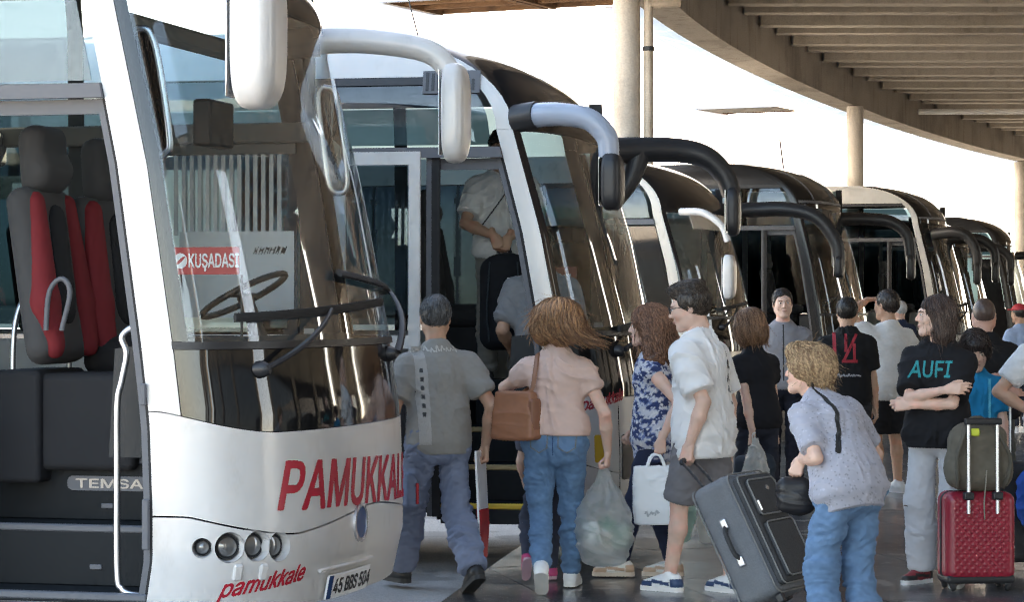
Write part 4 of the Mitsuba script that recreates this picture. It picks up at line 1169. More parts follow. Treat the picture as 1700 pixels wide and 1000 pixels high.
        b.add('headrest', W(fld([rbx((-.36, 0, 1.16), (.055, .15, .13), .05, rot(0, 0, -12)), cone((-.33, -.11, 1.12), (-.33, .11, 1.12), .05, .05)])), 'seat_grey', True, k)
        if cushion: b.add('cushion', W(fld([rbx((.02, 0, .42), (.27, .24, .08), .07)])), 'seat_dark', True, k)
        b.add('base', W(rbox(-.22, .22, -.19, .19, 0, .36, .03)), 'seat_dark', 30, k)
        if arm: a = spline([(-.16, -.275, .52), (-.165, -.28, .66), (-.125, -.28, .71), (-.085, -.28, .66), (-.10, -.275, .52)], 16)
        if arm: b.add('armrest', W(tube(a, .010, 8)), 'grey_trim', 50, k)

    def steering(b, x=-.78, y=.55, z=1.52):
        a = np.linspace(0, 2 * np.pi, 29); R = rot(0, 0, -28)
        ring = np.stack([np.cos(a) * .24, np.sin(a) * .24, 0 * a], -1) @ R.T + [x, y, z]
        k = b.add('steering_wheel', tube(ring, .017, 8, cap=False), 'black_plastic', 60)
        b.add('hub', join([tube(np.array([(0, -.23, 0), (0, .23, 0)]) @ R.T + [x, y, z], .02, 8, .012), tube(np.array([(0, 0, .0), (-.03, 0, -.3)]) @ R.T + [x, y, z], .04, 10)]), 'black_plastic', 40, k)

    def text(b, txt, name, y0, z0, height, mat, parent=None, slant=0.0, sx=1.0, bold=True, tilt=0.0, lift=.003):
        m = text_mesh(txt, height, .002, bold); v = np.array(m.vertices); v[:, 0] = v[:, 0] * sx + slant * v[:, 1]
        return b.add(name, b.wrap((v, np.array(m.faces)), y0, z0, lift, tilt), mat, parent=parent)
# ---------------------------------------------------------------- the row of coaches
ROW = 'coaches parked along the platform'
def disc(r0, r1, t, n=28):
    g = shapely.Point(0, 0).buffer(r1, quad_segs=n // 4)
    if r0 > 0: g = g.difference(shapely.Point(0, 0).buffer(r0, quad_segs=n // 4))
    return prism(g, 0, t)
def mark_row(b, plane, x0, z0, w, h, n, seed, slant=0.0):
    """a row of short unreadable strokes on a card: plane(x, z) gives points"""
    r = np.random.default_rng(seed); ms = []
    for k in range(n):
        c = x0 + w * (k + .5) / n; ww = w / n * r.uniform(.22, .40)
        for q in (-1, 1):
            m = box(c + q * ww * .9 - ww * .28, c + q * ww * .9 + ww * .28, z0, z0 + h * r.uniform(.75, 1), 0, .0015); ms.append(m)
        m = box(c - ww, c + ww, z0 + h * r.uniform(.1, .8), z0 + h * r.uniform(.1, .8) + h * .16, 0, .0015); ms.append(m)
    v, f = join(ms); v[:, 0] += slant * (v[:, 1] - z0); return plane(v), f
b1 = Bus('nearest white coach with red lettering across its nose and its front door open', (-1.57, 11.35), 76, D=.60, n=2.6, H=3.60, L=9.2, zw=3.10, rake=.31, dome=1.1)
b1.steps = (.34, .62, .92)
b1.shell(dw=1.05, wtop=2.57, far_clear=True)
b2 = Bus('second white coach, with a man carrying a black backpack in its open front doorway', (.27, 15.4), 79, D=.44, n=2.5, H=3.36, L=9.4)
b2.steps = (.42, .64, .86); b2.nose = ('yellow', 'tan_trim', 'tan_trim')
b2.shell(dw=.66, wtop=2.53, far_clear=False)
b2.leaf(b2.x2 - .62, b2.x2 - .08)
b3 = Bus('third coach, cream, its nose mostly hidden behind the second coach', (2.0, 29.6), 72, D=.5, H=3.4, L=9, body='bus_cream')
b3.shell(dw=.7, door=False, lower_dark=True)
b4 = Bus('fourth coach, black with a tall domed roof and a dark front door frame', (4.5, 37.2), 72, D=.5, H=3.72, L=10, zw=3.05, rake=.34, body='bus_dark')
b4.shell(dw=.7, wtop=2.7)
b5 = Bus('fifth coach, white below a tall black domed roof', (7.45, 44.5), 74, D=.5, H=3.72, L=10, zw=3.05, rake=.34)
b5.shell(dw=.7, wtop=2.7)
b6 = Bus('sixth coach, black, half hidden behind the fifth near the right edge', (9.3, 52), 76, D=.5, H=3.42, L=10, zw=2.80, rake=.34, body='bus_dark')
b6.shell(dw=.7, wtop=2.7, door=False)
b7 = Bus('farthest black coach, cut off by the right edge of the photo', (12.1, 61.5), 76, D=.5, H=3.72, L=10, zw=3.05, rake=.34, body='bus_dark')
b7.shell(dw=.7, wtop=2.7, door=False)

# ---- nearest coach: lamps sunk into the bumper, lettering, plate, wipers, mirrors, cabin
LAMPS = ((-1.228, .561, .046), (-1.172, .561, .070), (-1.075, .561, .070), (-.965, .551, .070))
b1.bore('bumper', LAMPS)
for y, z, r in LAMPS:
    q, du, dv, n = b1.at(y, z); B3 = np.stack([du, dv, n])
    def put(name, prof, mat, par=None, sides=30, smooth=40):
        v, f = lathe(prof, sides); return b1.add(name, (v @ B3 + q, f), mat, smooth, par)
    hl = put('headlight', [(r * .97, .001), (r * .93, -.03), (r * .85, -.075), (0, -.08), (0, -.09), (r * 1.0, -.085), (r * 1.04, -.031), (r * 1.0, -.02), (r * .985, .001)], b1.body)
    put('reflector', [(r * .84, -.073), (r * .80, -.040), (r * .76, -.040), (r * .55, -.066), (0, -.068), (0, -.074)], 'dark_trim', hl)
    put('lens', [(r * .70, -.050), (r * .60, -.036), (r * .3, -.029), (0, -.027), (0, -.05)], 'lens_lamp', hl)
for y, z in ((-1.145, .452), (-1.045, .447)): b1.add('washer_jet', b1.wrap(box(-.022, .022, -.04, .035, 0, .022, .008), y, z, .0), b1.body, 30)
b1.text('PAMUKKALE', 'red_lettering', -1.0, .722, .215, 'red_letter', slant=.30, sx=1.0, tilt=-.035)
b1.text('pamukkale', 'small_lettering', -1.19, .335, .075, 'red_letter', slant=.35, sx=.92, tilt=.10)
v = b1.add('badge', b1.wrap(disc(.076, .094, .012), -.20, .60, .0), 'chrome', 30)
b1.add('badge_disc', b1.wrap(disc(0, .075, .008), -.20, .60, .0), 'blue_badge', parent=v)
pl_ = b1.add('number_plate', b1.wrap(box(-.27, .27, -.058, .058, 0, .012, .003), -.30, .325, .012), 'white_print')
b1.add('plate_band', b1.wrap(box(-.268, -.225, -.055, .055, 0, .002), -.30, .325, .0245), 'blue_badge', parent=pl_)
b1.text('45 BBS 504', 'plate_number', -.515, .291, .068, 'ink', parent=pl_, sx=.93, lift=.0245)
b1.add('plate_shelf', b1.wrap(box(-.36, .32, .075, .095, 0, .02, .005), -.30, .325, .0), b1.body)
b1.wiper(-1.012, -.44, 1.62, .45, 1.66)
b1.wiper(.55, .98, 1.72, -.2, 1.80, w0=1.40)
b1.mirror([(-1.0, -1.12, 3.28), (-.75, -1.26, 3.44), (-.42, -1.36, 3.48), (-.18, -1.38, 3.36), (-.13, -1.38, 3.10)], (.075, .05), (.055, .045), (-.13, -1.36, 2.86), (.135, .15, .345), b1.body, b1.body)
b1.mirror([(-.86, 1.12, 3.06), (-.62, 1.2, 3.085), (-.38, 1.26, 3.08), (-.10, 1.32, 3.03), (.02, 1.34, 2.92), (.04, 1.35, 2.80)], (.07, .06), (.075, .06), (.04, 1.35, 2.69), (.085, .13, .27), b1.body, b1.body, base='dark_trim')
hd = [(-.715, 1.53), (-.78, 1.55), (-.835, 1.505), (-.812, 1.43), (-.835, 1.31), (-.857, 1.20), (-.858, .9), (-.857, .44), (-.835, .36), (-.79, .335), (-.715, .331)]
b1.add('grab_rail', tube(spline([(x, -1.15, z) for x, z in hd], 70), .0155, 12), 'chrome', 60)
b1.add('grab_rail', tube(spline([(-1.62, -.62, .95), (-1.62, -.60, 1.55), (-1.55, -.5, 1.75), (-1.5, -.3, 1.80), (-1.5, -.22, 1.2)], 40), .014, 10), 'chrome', 60)
tp = b1.add('step_badge', (lambda m: (np.stack([m[0][:, 0], -.622 - m[0][:, 2], m[0][:, 1]], -1), m[1]))(prism(rrect(-1.335, .762, -.925, .832, .03), 0, .006)), 'grey_trim')
tm = text_mesh('TEMSA', .042, .003, True); v = np.array(tm.vertices)
b1.add('step_lettering', (np.stack([-1.295 + v[:, 0] * 1.75, -.629 - v[:, 2], .776 + v[:, 1]], -1), np.array(tm.faces)), 'lamp_grey', parent=tp)
for x, y, z in ((-1.06, -.925, .43), (-1.13, -.625, .69)): b1.add('step_latch', box(x - .03, x + .03, y - .004, y + .012, z - .012, z + .012, .003), 'grey_trim')
b1.seat(-1.27, -.46, True, 4, .86, 1.29, cushion=False, arm=True)
b1.add('guide_seat_box', rbox(-1.66, -1.42, -.76, -.20, .80, 1.34, .03), 'seat_dark', 30)
b1.add('box_handle', tube(spline([(-1.417, -.70, 1.24), (-1.405, -.66, 1.25), (-1.405, -.45, 1.25), (-1.417, -.42, 1.24)], 12), .012, 8), 'grey_trim', 50)
b1.seat(-1.20, .10, True, -10, .86, 1.27)
for k in range(2):
    for y in (-.85, -.42, .42, .85): b1.seat(-3.4 - 1.0 * k, y, True, 0, 1.12)
b1.steering(-.88, .58, 1.70)
cs = b1.add('window_curtain', join([box(-1.50 + .046 * k, -1.50 + .046 * k + .022, 1.165, 1.175, 2.03, 2.47) for k in range(14)]), 'curtain')
b1.add('curtain_rail', box(-1.56, -.80, 1.155, 1.185, 2.47, 2.53, .006), 'liner')
Pw = lambda v: np.stack([v[:, 0], 1.150 - v[:, 2], v[:, 1]], -1)
pa = b1.add('window_card', (Pw(box(-1.46, -.80, 1.58, 2.05, 0, .004)[0]), box(-1.46, -.80, 1.58, 2.05, 0, .004)[1]), 'paper')
for x0, w, n, s_, sl in ((-1.44, .10, 5, 1, 0), (-1.31, .14, 6, 2, 0), (-1.04, .19, 6, 3, .4)): b1.add('card_print', mark_row(b1, lambda v: Pw(v + [0, 0, .005]), x0, 1.925, w, .028 if n < 6 or sl == 0 else .045, n, s_, sl), 'ink', parent=pa)
# red destination card standing on the dashboard, turned to the door
cR = rot(-8); Pc = lambda v: (np.stack([v[:, 0], -v[:, 2], v[:, 1]], -1)) @ cR.T + [-.98, -.16, 1.80]
rc = b1.add('destination_card', (Pc(prism(rrect(0, 0, .37, .135, .006), 0, .006)[0]), prism(rrect(0, 0, .37, .135, .006), 0, .006)[1]), 'red_sign')
tm = text_mesh('KUŞADASI', .066, .002, True); v = np.array(tm.vertices); b1.add('card_lettering', (Pc(np.stack([.088 + v[:, 0] * .60, .036 + v[:, 1], v[:, 2] + .007], -1)), np.array(tm.faces)), 'white_print', parent=rc)
v, f = disc(0, .038, .002); v = v + [.046, .068, .007]; b1.add('card_emblem', (Pc(v), f), 'white_print', parent=rc)
v, f = prism(shapely.affinity.rotate(shapely.affinity.scale(shapely.Point(.046, .068).buffer(.03), 1.1, .25), 38), .0, .002); b1.add('emblem_stripe', (Pc(v + [0, 0, .0095]), f), 'red_sign', parent=rc)
b1.add('card_stand', join([box(-.95, -.94, -.15, -.14, 1.46, 1.80), box(-.65, -.64, -.10, -.09, 1.46, 1.80)]), 'dash')
b1.add('header_bar', box(-2.6, -.72, 1.13, 1.19, 2.53, 2.64, .01), 'liner')
b1.add('overhead_monitor', rbox(-1.02, -.92, .20, .55, 2.46, 2.70, .02), 'dash', 30)
b1.add('roller_blind', box(-.98, -.90, -1.0, 1.05, 2.92, 3.02, .02), 'liner')
def rim_mirror(pts, glass):
    p = spline(pts, 48); c = p.mean(0); k = b1.add('kerb_mirror', tube(np.vstack([p, p[:1]]), .017, 8, cap=False), 'chrome', 60)
    n = len(p); v = np.vstack([p, c[None]]); f = np.array([[i, (i + 1) % n, n] for i in range(n)]); f = np.vstack([f, f[:, ::-1]])
    b1.add('kerb_mirror_glass', (v, f), glass, parent=k)
rim_mirror([(-.52, .80, 2.80), (-.455, .82, 2.76), (-.42, .83, 2.52), (-.40, .84, 2.30), (-.43, .83, 2.24), (-.485, .80, 2.28), (-.52, .79, 2.52), (-.545, .79, 2.74), (-.52, .80, 2.80)], 'black_glass')
rim_mirror([(-.80, -1.06, 2.92), (-.735, -1.06, 2.90), (-.69, -1.06, 2.75), (-.64, -1.06, 2.42), (-.655, -1.06, 2.35), (-.72, -1.06, 2.34), (-.80, -1.06, 2.60), (-.83, -1.06, 2.85), (-.80, -1.06, 2.92)], 'black_glass')
b1.add('door_hinge', box(b1.xd - .02, b1.xd + .015, -1.272, -1.255, .55, .78, .006), 'grey_trim'); b1.add('door_hinge', box(b1.xd - .03, b1.xd + .0, -1.272, -1.255, 1.20, 1.30, .006), 'grey_trim')
b1.leaf(b1.x2 - 1.10, b1.x2 - .12)
# ---- second coach
b2.mirror([(-.70, -1.19, 2.79), (-.52, -1.27, 2.805), (-.37, -1.3, 2.80), (-.22, -1.32, 2.765), (-.12, -1.32, 2.66), (-.105, -1.32, 2.54)], (.078, .062), (.078, .062), (-.10, -1.32, 2.39), (.085, .13, .172), 'silver_blue', 'black_plastic', base='black_plastic')
k = b2.mirror([(-.45, 1.12, 2.72), (-.28, 1.2, 2.735), (0, 1.3, 2.73), (.18, 1.33, 2.68), (.30, 1.35, 2.56), (.355, 1.35, 2.42)], (.095, .07), (.095, .07), (.355, 1.35, 2.30), (.062, .12, .172))
b2.add('bracket', tube(spline([(-.28, 1.2, 2.72), (-.34, 1.17, 2.52), (-.46, 1.12, 2.33)], 12), np.linspace(.09, .05, 12), 8), 'black_plastic', 50, k)
b2.text('pamukkale', 'small_lettering', -1.215, 1.0, .07, 'red_letter', slant=.35, sx=.85, tilt=.14)
b2.add('fog_recess', b2.wrap(prism(rrect(-.15, -.14, .15, .14, .02), 0, .006), -.75, .70, .0), 'black_plastic')
b2.add('sticker', b2.wrap(prism(rrect(-.05, -.085, .05, .085, .015), 0, .003), -1.115, .765, .0), 'yellow')
b2.add('panel_joint', b2.wrap(box(-.004, .004, -.38, .26, 0, .002), -.925, .76, .0), 'dark_trim')
b2.wiper(-.85, -.35, 1.52, .3, 1.56)
b2.add('sun_visor', quadgrid(b2.S(np.linspace(-.86, .55, 20)[:, None], np.linspace(2.13, 2.25, 3)[None]) + np.array([-.05, 0, 0])), 'visor')
dc = (lambda v: np.stack([v[:, 0] - .72, -.45 - v[:, 2] + .5 * v[:, 0], v[:, 1] + 1.60], -1))
m = box(0, .25, 0, .29, 0, .006); c_ = b2.add('destination_card', (dc(m[0]), m[1]), 'card_brown')
for k_, z in enumerate((.20, .11, .03)): b2.add('card_print', mark_row(b2, lambda v: dc(v + [0, 0, .007]), .03, z, .19, .05, 5, 20 + k_), 'paper', parent=c_)
b2.seat(-1.45, .55, False, 0, 1.15); b2.steering(-.80, .55, 1.60)
for x in (-2.9, -3.8): 
    for y in (-.85, -.42, .42, .85): b2.seat(x, y, False, 0, 1.12)
b2.add('vent_panel', b2.M and (lambda P: sheet(P, .012, .002))(b2.side(np.linspace(-1.28, -.92, 6)[:, None], np.linspace(3.08, 3.33, 5)[None])), 'grey_trim')
for k in range(9): b2.add('vent_slot', sheet(b2.side(np.linspace(-1.26 + .036 * k, -1.242 + .036 * k, 2)[:, None], np.linspace(3.11, 3.31 - .010 * k, 3)[None]), .004, .0135), 'black_plastic')
b2.add('aerial', tube([(-1.6, .2, 3.3), (-1.72, .2, 3.75)], .005, 5), 'black_plastic')
# ---- the others
b3.mirror([(-.62, 1.1, 2.80), (-.20, 1.22, 2.82), (.24, 1.25, 2.82), (.60, 1.27, 2.71), (.83, 1.28, 2.40), (.86, 1.28, 2.10)], (.10, .085), (.10, .085), (.86, 1.28, 2.1), (.07, .12, .14), 'black_plastic')
b3.mirror([(-.55, -1.15, 2.72), (-.25, -1.3, 2.70), (-.02, -1.34, 2.55), (.06, -1.34, 2.36)], (.045, .04), (.045, .04), (.06, -1.34, 1.95), (.09, .12, .26), 'bus_white', 'bus_white')
b4.mirror([(-.62, 1.1, 2.95), (-.20, 1.22, 2.95), (.16, 1.27, 2.90), (.40, 1.29, 2.70), (.46, 1.29, 2.30)], (.105, .085), (.105, .085), (.45, 1.3, 2.2), (.08, .13, .2))
b5.mirror([(-.62, 1.1, 2.82), (-.25, 1.2, 2.82), (.05, 1.27, 2.80), (.28, 1.29, 2.60), (.30, 1.29, 2.30)], (.105, .085), (.105, .085), (.30, 1.3, 2.2), (.08, .13, .2))
b5.mirror([(-.55, -1.12, 2.85), (-.15, -1.27, 2.88), (.08, -1.3, 2.78), (.22, -1.32, 2.5), (.22, -1.32, 2.2)], (.105, .085), (.105, .085), (.22, -1.32, 2.15), (.08, .13, .2))
for b_ in (b6, b7): b_.mirror([(-.62, 1.1, 2.8), (-.25, 1.2, 2.82), (.05, 1.27, 2.80), (.28, 1.29, 2.60), (.30, 1.29, 2.30)], (.105, .085), (.105, .085), (.30, 1.3, 2.2), (.08, .13, .2))
for b_ in (b3, b4, b5, b6, b7):
    b_.steering(-.80, .55, 1.60); b_.seat(-1.45, .5, False, 0, 1.12); b_.wiper(-.85, -.35, 1.6, .3, 1.64)
    for x in (-2.9, -4.0):
        for y in (-.8, .8): b_.seat(x, y, False, 0, 1.12)
b3.add('destination_band', b3.wrap(box(-.95, .95, -.10, .10, 0, .012, .004), 0, 2.62, .004), b3.body)
b4.add('aerial', tube([(-1.3, .1, 3.7), (-1.36, .1, 4.15)], .012, 5), 'black_plastic')
for b_, c in ((b4, .12), (b5, .12)):
    b_.add('roof_joint', sheet(b_.S(np.linspace(-.90, .90, 30)[:, None], np.linspace(b_.zw + .10, b_.zw + .16, 2)[None]), .012, .002), 'grey_trim')
    for p in (-.55, .0, .55): b_.add('roof_joint', sheet(b_.S(np.linspace(p - .012, p + .012, 2)[:, None], np.linspace(b_.zw + .18, b_.zw + .95, 8)[None]), .010, .002), 'grey_trim')
# ---------------------------------------------------------------- the people on the platform
def loc(yaw, dx, dy, z): return rotz(np.array([dx, dy, z]), -math.radians(yaw))
def vec(yaw, dx, dy, dz=0.0): return rotz(np.array([dx, dy, dz], float), -math.radians(yaw))
TAN, PALE, OLIVE = (.48, .29, .195), (.62, .41, .315), (.40, .24, .16)
DENIM = (.115, .195, .315)
# the man in the grey polo shirt, walking away to the left
yw = 26
J1 = person('man in a grey polo shirt and blue work trousers, carrying a red and white board', (-.42, 14.55), yw, H=1.73, build=.98, skin=TAN, h=.008,
    feet=((-.10, .33, 0, 6), (.09, -.28, .06, -4, 26)), drop=.035, lean=(2, 6), twist=-14,
    hands=({'pos': (-.24, .22, .86), 'curl': 'relaxed'}, {'pos': (.285, -.02, .83), 'curl': 'grip', 'dir': (.05, .1, -1), 'back': (1, -.1, .05), 'pole': (.5, -1, 0)}), head=(-3, -2, 0),
    hair=dict(style='short', color=(.030, .028, .027), light=(.20, .20, .20), n=420), shirt=dict(color=(.275, .265, .245), hem=-.10, sleeve=.72, loose=.016, wr=.006, collar=(.33, .32, .30, 1), armloose=.018),
    pants=dict(color=(.19, .22, .305), loose=.018, knee=.028, cuff=.044, wr=.013, amp=.12), shoes=dict(upper=(.022, .022, .022), sole=(.03, .03, .03)), face=True)
# cargo pocket and its red tab on the left thigh
hp, kn, an = J1['legs'][0][:3]; c = hp + (kn - hp) * .78 + np.array([-.062, -.035, 0]); F = Field(c - .15, c + .15, .007); F.put(rbx(c, (.035, .085, .10), .02)); v, f = F.mesh(1); v = wrinkle(v, f, .008, 20, 3)
part(J1['key'], 'cargo_pocket', (J1['M'](v), f), 'cloth', True, color=tint(v, (.165, .195, .275), .1, 50))
v, f = rbox(c[0] + .018, c[0] + .034, c[1] - .098, c[1] - .080, c[2] - .08, c[2] + .04, .005); part(J1['key'], 'pocket_tab', (J1['M'](v), f), 'plain', True, color=np.tile((.38, .03, .04), (len(v), 1)))
def scribble(w, h, n, seed, t=.004):
    r = np.random.default_rng(seed); ms = []
    for k in range(n):
        x = w * (k + .5) / n - w / 2; p = spline([(x - w / n * .4, r.uniform(-.3, .1) * h, 0), (x - w / n * .1, r.uniform(.2, .9) * h, 0), (x + w / n * .15, r.uniform(-.4, .2) * h, 0), (x + w / n * .45, r.uniform(0, .4) * h, 0)], 10)
        ms.append(tube(p, t, 5, .0012))
    return join(ms)
on_cloth(J1, scribble(.20, .035, 7, 5), .0, 1.385, -1, color=(.50, .48, .44))
on_cloth(J1, box(-.030, .030, -.28, .28, 0, .001), -.135, 1.13, -1, name='shirt_panel', color=(.40, .385, .36))
for k in range(6): on_cloth(J1, box(-.008, .008, -.15 + .05 * k, -.125 + .05 * k, 0, .001), -.135, 1.16, -1, lift=.004, color=(.05, .05, .05))
# the woman in the pale pink top
J2 = person('woman with windblown auburn hair, pale pink top and jeans, seen from behind', (.245, 14.5), -6, H=1.69, build=1.03, fem=True, skin=PALE, h=.008,
    feet=((-.055, -.24, .085, 4, 34), (.075, .26, 0, -6)), drop=.028, lean=(1, 4), side=(1, 2),
    hands=({'pos': (-.09, .21, 1.27), 'pole': (-1, -.15, -.45), 'curl': 'grip', 'dir': (.5, .3, .8), 'back': (-.2, 1, .2)}, {'pos': (.300, .06, .80), 'curl': 'grip', 'dir': (-.05, .1, -1), 'back': (1, -.2, 0), 'pole': (.6, -.8, 0)}), head=(-14, -3, 0),
    hair=dict(style='bob', color=(.135, .060, .026), light=(.50, .27, .125), n=1900, wind=(.75, .1, .3), vol=(1.42, 1.25, 1.06)), shirt=dict(color=(.60, .43, .36), hem=.03, sleeve=.50, loose=.016, wr=.009, armloose=.018, amp=.05),
    pants=dict(color=DENIM, loose=.008, knee=.014, cuff=.016, rise=.12, wr=.012, amp=.28), shoes=dict(upper=(.72, .71, .69), sole=(.74, .73, .70)))
# her jeans: yoke, two back pockets, belt loops and side seams
def outline(pts, r=.0025): return tube(spline(pts, 6 * len(pts)), r, 5)
for sx in (-1, 1):
    pk = [(sx * .03, .0, 0), (sx * .135, .008, 0), (sx * .128, -.11, 0), (sx * .08, -.14, 0), (sx * .032, -.11, 0), (sx * .03, .0, 0)]
    g = shapely.Polygon([q[:2] for q in pk]).buffer(0); on_cloth(J2, prism(g, 0, .001), .0, .945, -1, .004, 'back_pocket', (.125, .205, .325), surf='pants', mat='cloth')
    on_cloth(J2, join([tube([pk[i], pk[i + 1]], .0022, 4) for i in range(5)]), .0, .945, -1, .006, 'pocket_stitching', (.20, .17, .12), surf='pants')
on_cloth(J2, join([tube(spline([(-.17, .055, 0), (0, .015, 0), (.17, .055, 0)], 14), .0022, 4), tube([(0, .015, 0), (0, -.16, 0)], .0022, 4)]), 0, .95, -1, .004, 'seam', (.035, .07, .15), surf='pants')
# the curly-haired woman in the patterned top, in profile
def pattern3(V, c):
    n = nfbm(V * np.array([30, 30, 38]), 2, 3); m = nfbm(V * 62, 2, 9)
    c = np.where((n > .52)[:, None], np.array([.035, .05, .13]), np.array([.50, .50, .54])); c = np.where(((n > .44) & (n < .50))[:, None], np.array([.16, .20, .36]), c)
    return np.where((m > .66)[:, None], np.array([.62, .61, .62]), c)
yw = 86
J3 = person('woman in profile with curly brown hair and a patterned navy sleeveless top', (.86, 15.3), yw, H=1.64, build=.98, fem=True, skin=PALE,
    feet=((-.06, .20, 0, 2), (.06, -.10, 0, -2)), drop=.012, lean=(1, 3),
    hands=({'pos': loc(yw, .03, -.245, .845), 'curl': 'grip', 'dir': (0, .12, -1), 'back': (-1, 0, 0), 'pole': (-.4, -1, 0)}, {'pos': (.25, .12, .86), 'curl': 'grip'}), head=(2, 0, 0),
    hair=dict(style='curly_long', color=(.085, .040, .024), light=(.34, .17, .095), n=1300, vol=1.10, length=.10), shirt=dict(color=(.3, .3, .4), hem=-.17, sleeve=0, loose=.012, wr=.007, pattern=pattern3, flare=1.06),
    pants=dict(color=(.022, .028, .055), loose=.004, knee=.006, cuff=.006, wr=.003), shoes=dict(upper=(.74, .72, .68), sole=(.62, .52, .42), accent=(.55, .38, .26)))
# the young man with the suitcase
yw = 52
J4 = person('young man with glasses in a white t-shirt and grey shorts pulling a suitcase', (1.10, 14.5), yw, H=1.775, build=.96, skin=PALE, h=.008,
    feet=((-.10, .17, 0, 4), (.07, -.14, 0, -8)), drop=.012, lean=(2, 6), twist=6,
    hands=({'pos': loc(yw, -.10, -.21, .855), 'curl': 'grip', 'dir': loc(yw, -.25, -.1, -1), 'back': loc(yw, -.5, -.8, .2), 'pole': loc(yw, .8, -.5, 0)}, {'pos': (.27, .02, .82), 'curl': 'relaxed'}), head=(22, -12, 0),
    hair=dict(style='quiff', color=(.020, .014, .011), light=(.10, .075, .055), n=900), shirt=dict(color=(.70, .685, .67), hem=-.16, sleeve=.80, loose=.026, wr=.010, flare=1.08, armloose=.030, amp=.03),
    pants=dict(color=(.165, .155, .160), length=.98, loose=.020, knee=.024, cuff=.012, wr=.007), shoes=dict(upper=(.70, .70, .70), sole=(.70, .68, .66), accent=(.028, .055, .125)), fat=-.004)
W4 = lambda q: J4['M'](np.asarray(q, float) * J4['hs'] @ J4['HR'].T + J4['hc'])
gl = []
for sx in (-1, 1):
    a = np.linspace(0, 2 * np.pi, 25); gl.append(tube(np.stack([sx * .033 + .023 * np.cos(a), .103 + 0 * a, .008 + .018 * np.sin(a)], -1), .0022, 6, cap=False)); gl.append(tube([(sx * .056, .100, .014), (sx * .076, .06, .014), (sx * .082, -.01, .008)], .002, 6))
gl.append(tube([(-.010, .104, .014), (.010, .104, .014)], .002, 6)); g = join(gl); part(J4['key'], 'glasses', (W4(g[0]), g[1]), 'black_plastic', True)
bs = part(J4['key'], 'back_print', (lambda m: m)((lambda v, f: (J4['M'](v), f))(*box(0, .001, 0, .001, 0, .001))), 'plain', color=np.tile((.05, .05, .05), (8, 1))) if False else None
on_cloth(J4, join([scribble(.045, .055, 1, 11, .0055), xf(scribble(.04, .05, 1, 12, .005), lambda v: v + [0, .075, 0]), xf(scribble(.04, .05, 1, 13, .005), lambda v: v + [.0, -.075, 0]), xf(box(-.003, .003, .13, .23, 0, .001), lambda v: v), xf(scribble(.03, .03, 1, 14, .005), lambda v: v + [0, -.14, 0])]), .085, 1.22, -1, color=(.05, .05, .055))
# the woman in black behind them
yw = 38
J5 = person('woman with a brown bob in a black top, seen from behind', (1.71, 17.6), yw, H=1.60, build=1.0, fem=True, skin=PALE, h=.010,
    hands=({'pos': loc(yw, -.03, -.20, .62), 'curl': 'grip', 'dir': (0, .1, -1), 'back': (-1, 0, 0)}, {}), lean=(3, 8), head=(10, -8, 0), feet=((-.08, .1, 0, 0), (.08, -.1, 0, 0)),
    hair=dict(style='bob', color=(.11, .055, .030), light=(.36, .20, .11), n=800, vol=1.08), shirt=dict(color=(.016, .016, .019), hem=-.08, sleeve=.55, wr=.006), pants=dict(color=(.025, .028, .04), loose=.008, knee=.012, cuff=.012), shoes=dict(upper=(.05, .05, .05), sole=(.5, .5, .5)))
# the man in the grey jacket facing us
J6 = person('man in a grey zip jacket and black trousers standing facing the camera by the coaches', (2.42, 22.6), 176, H=1.77, build=1.06, skin=PALE, h=.011,
    hands=({'pos': (-.10, -.17, .90), 'pole': (-1, -.3, 0), 'curl': 'relaxed'}, {'pos': (.10, -.17, .90), 'pole': (1, -.3, 0), 'curl': 'relaxed'}), head=(6, 0, 3), feet=((-.11, 0, 0, 10), (.11, .03, 0, -12)),
    hair=dict(style='short', color=(.016, .012, .010), n=350), shirt=dict(color=(.24, .235, .25), hem=-.06, sleeve=1, long=True, wr=.006, collar=(.02, .02, .022, 1)), pants=dict(color=(.012, .013, .020), loose=.016, knee=.03, cuff=.036), shoes=dict(upper=(.015, .015, .015), sole=(.02, .02, .02)))
on_cloth(J6, box(-.006, .006, -.26, .24, 0, .001), 0, 1.22, 1, name='zip', color=(.03, .03, .032)); on_cloth(J6, scribble(.06, .014, 4, 31, .003), -.085, 1.30, 1, name='chest_print', color=(.03, .03, .03))
# the man in black with the red back print
J7 = person('man in a black t-shirt with a red print on its back', (2.78, 21.0), -4, H=1.69, build=1.06, skin=TAN, h=.011,
    hair=dict(style='short', color=(.015, .012, .010), n=350), shirt=dict(color=(.013, .013, .014), hem=-.10, sleeve=.75, wr=.008, loose=.022, armloose=.024), pants=dict(color=(.03, .03, .035), length=.98, loose=.02, knee=.03, cuff=.02), shoes=dict(upper=(.05, .05, .05), sole=(.6, .6, .6)), head=(-8, 0, 0))
on_cloth(J7, join([box(-.135, -.105, -.16, .14, 0, .001), box(-.04, -.015, -.02, .13, 0, .001), box(.03, .055, -.10, .05, 0, .001), xf(box(-.012, .012, -.12, .12, 0, .001), lambda v: rotz(v, -.45) + [.01, .02, 0]), box(-.06, .07, -.11, -.085, 0, .001)]), .01, 1.27, -1, color=(.30, .018, .03))
on_cloth(J7, scribble(.20, .03, 5, 41, .006), .01, 1.05, -1, color=(.30, .30, .32))
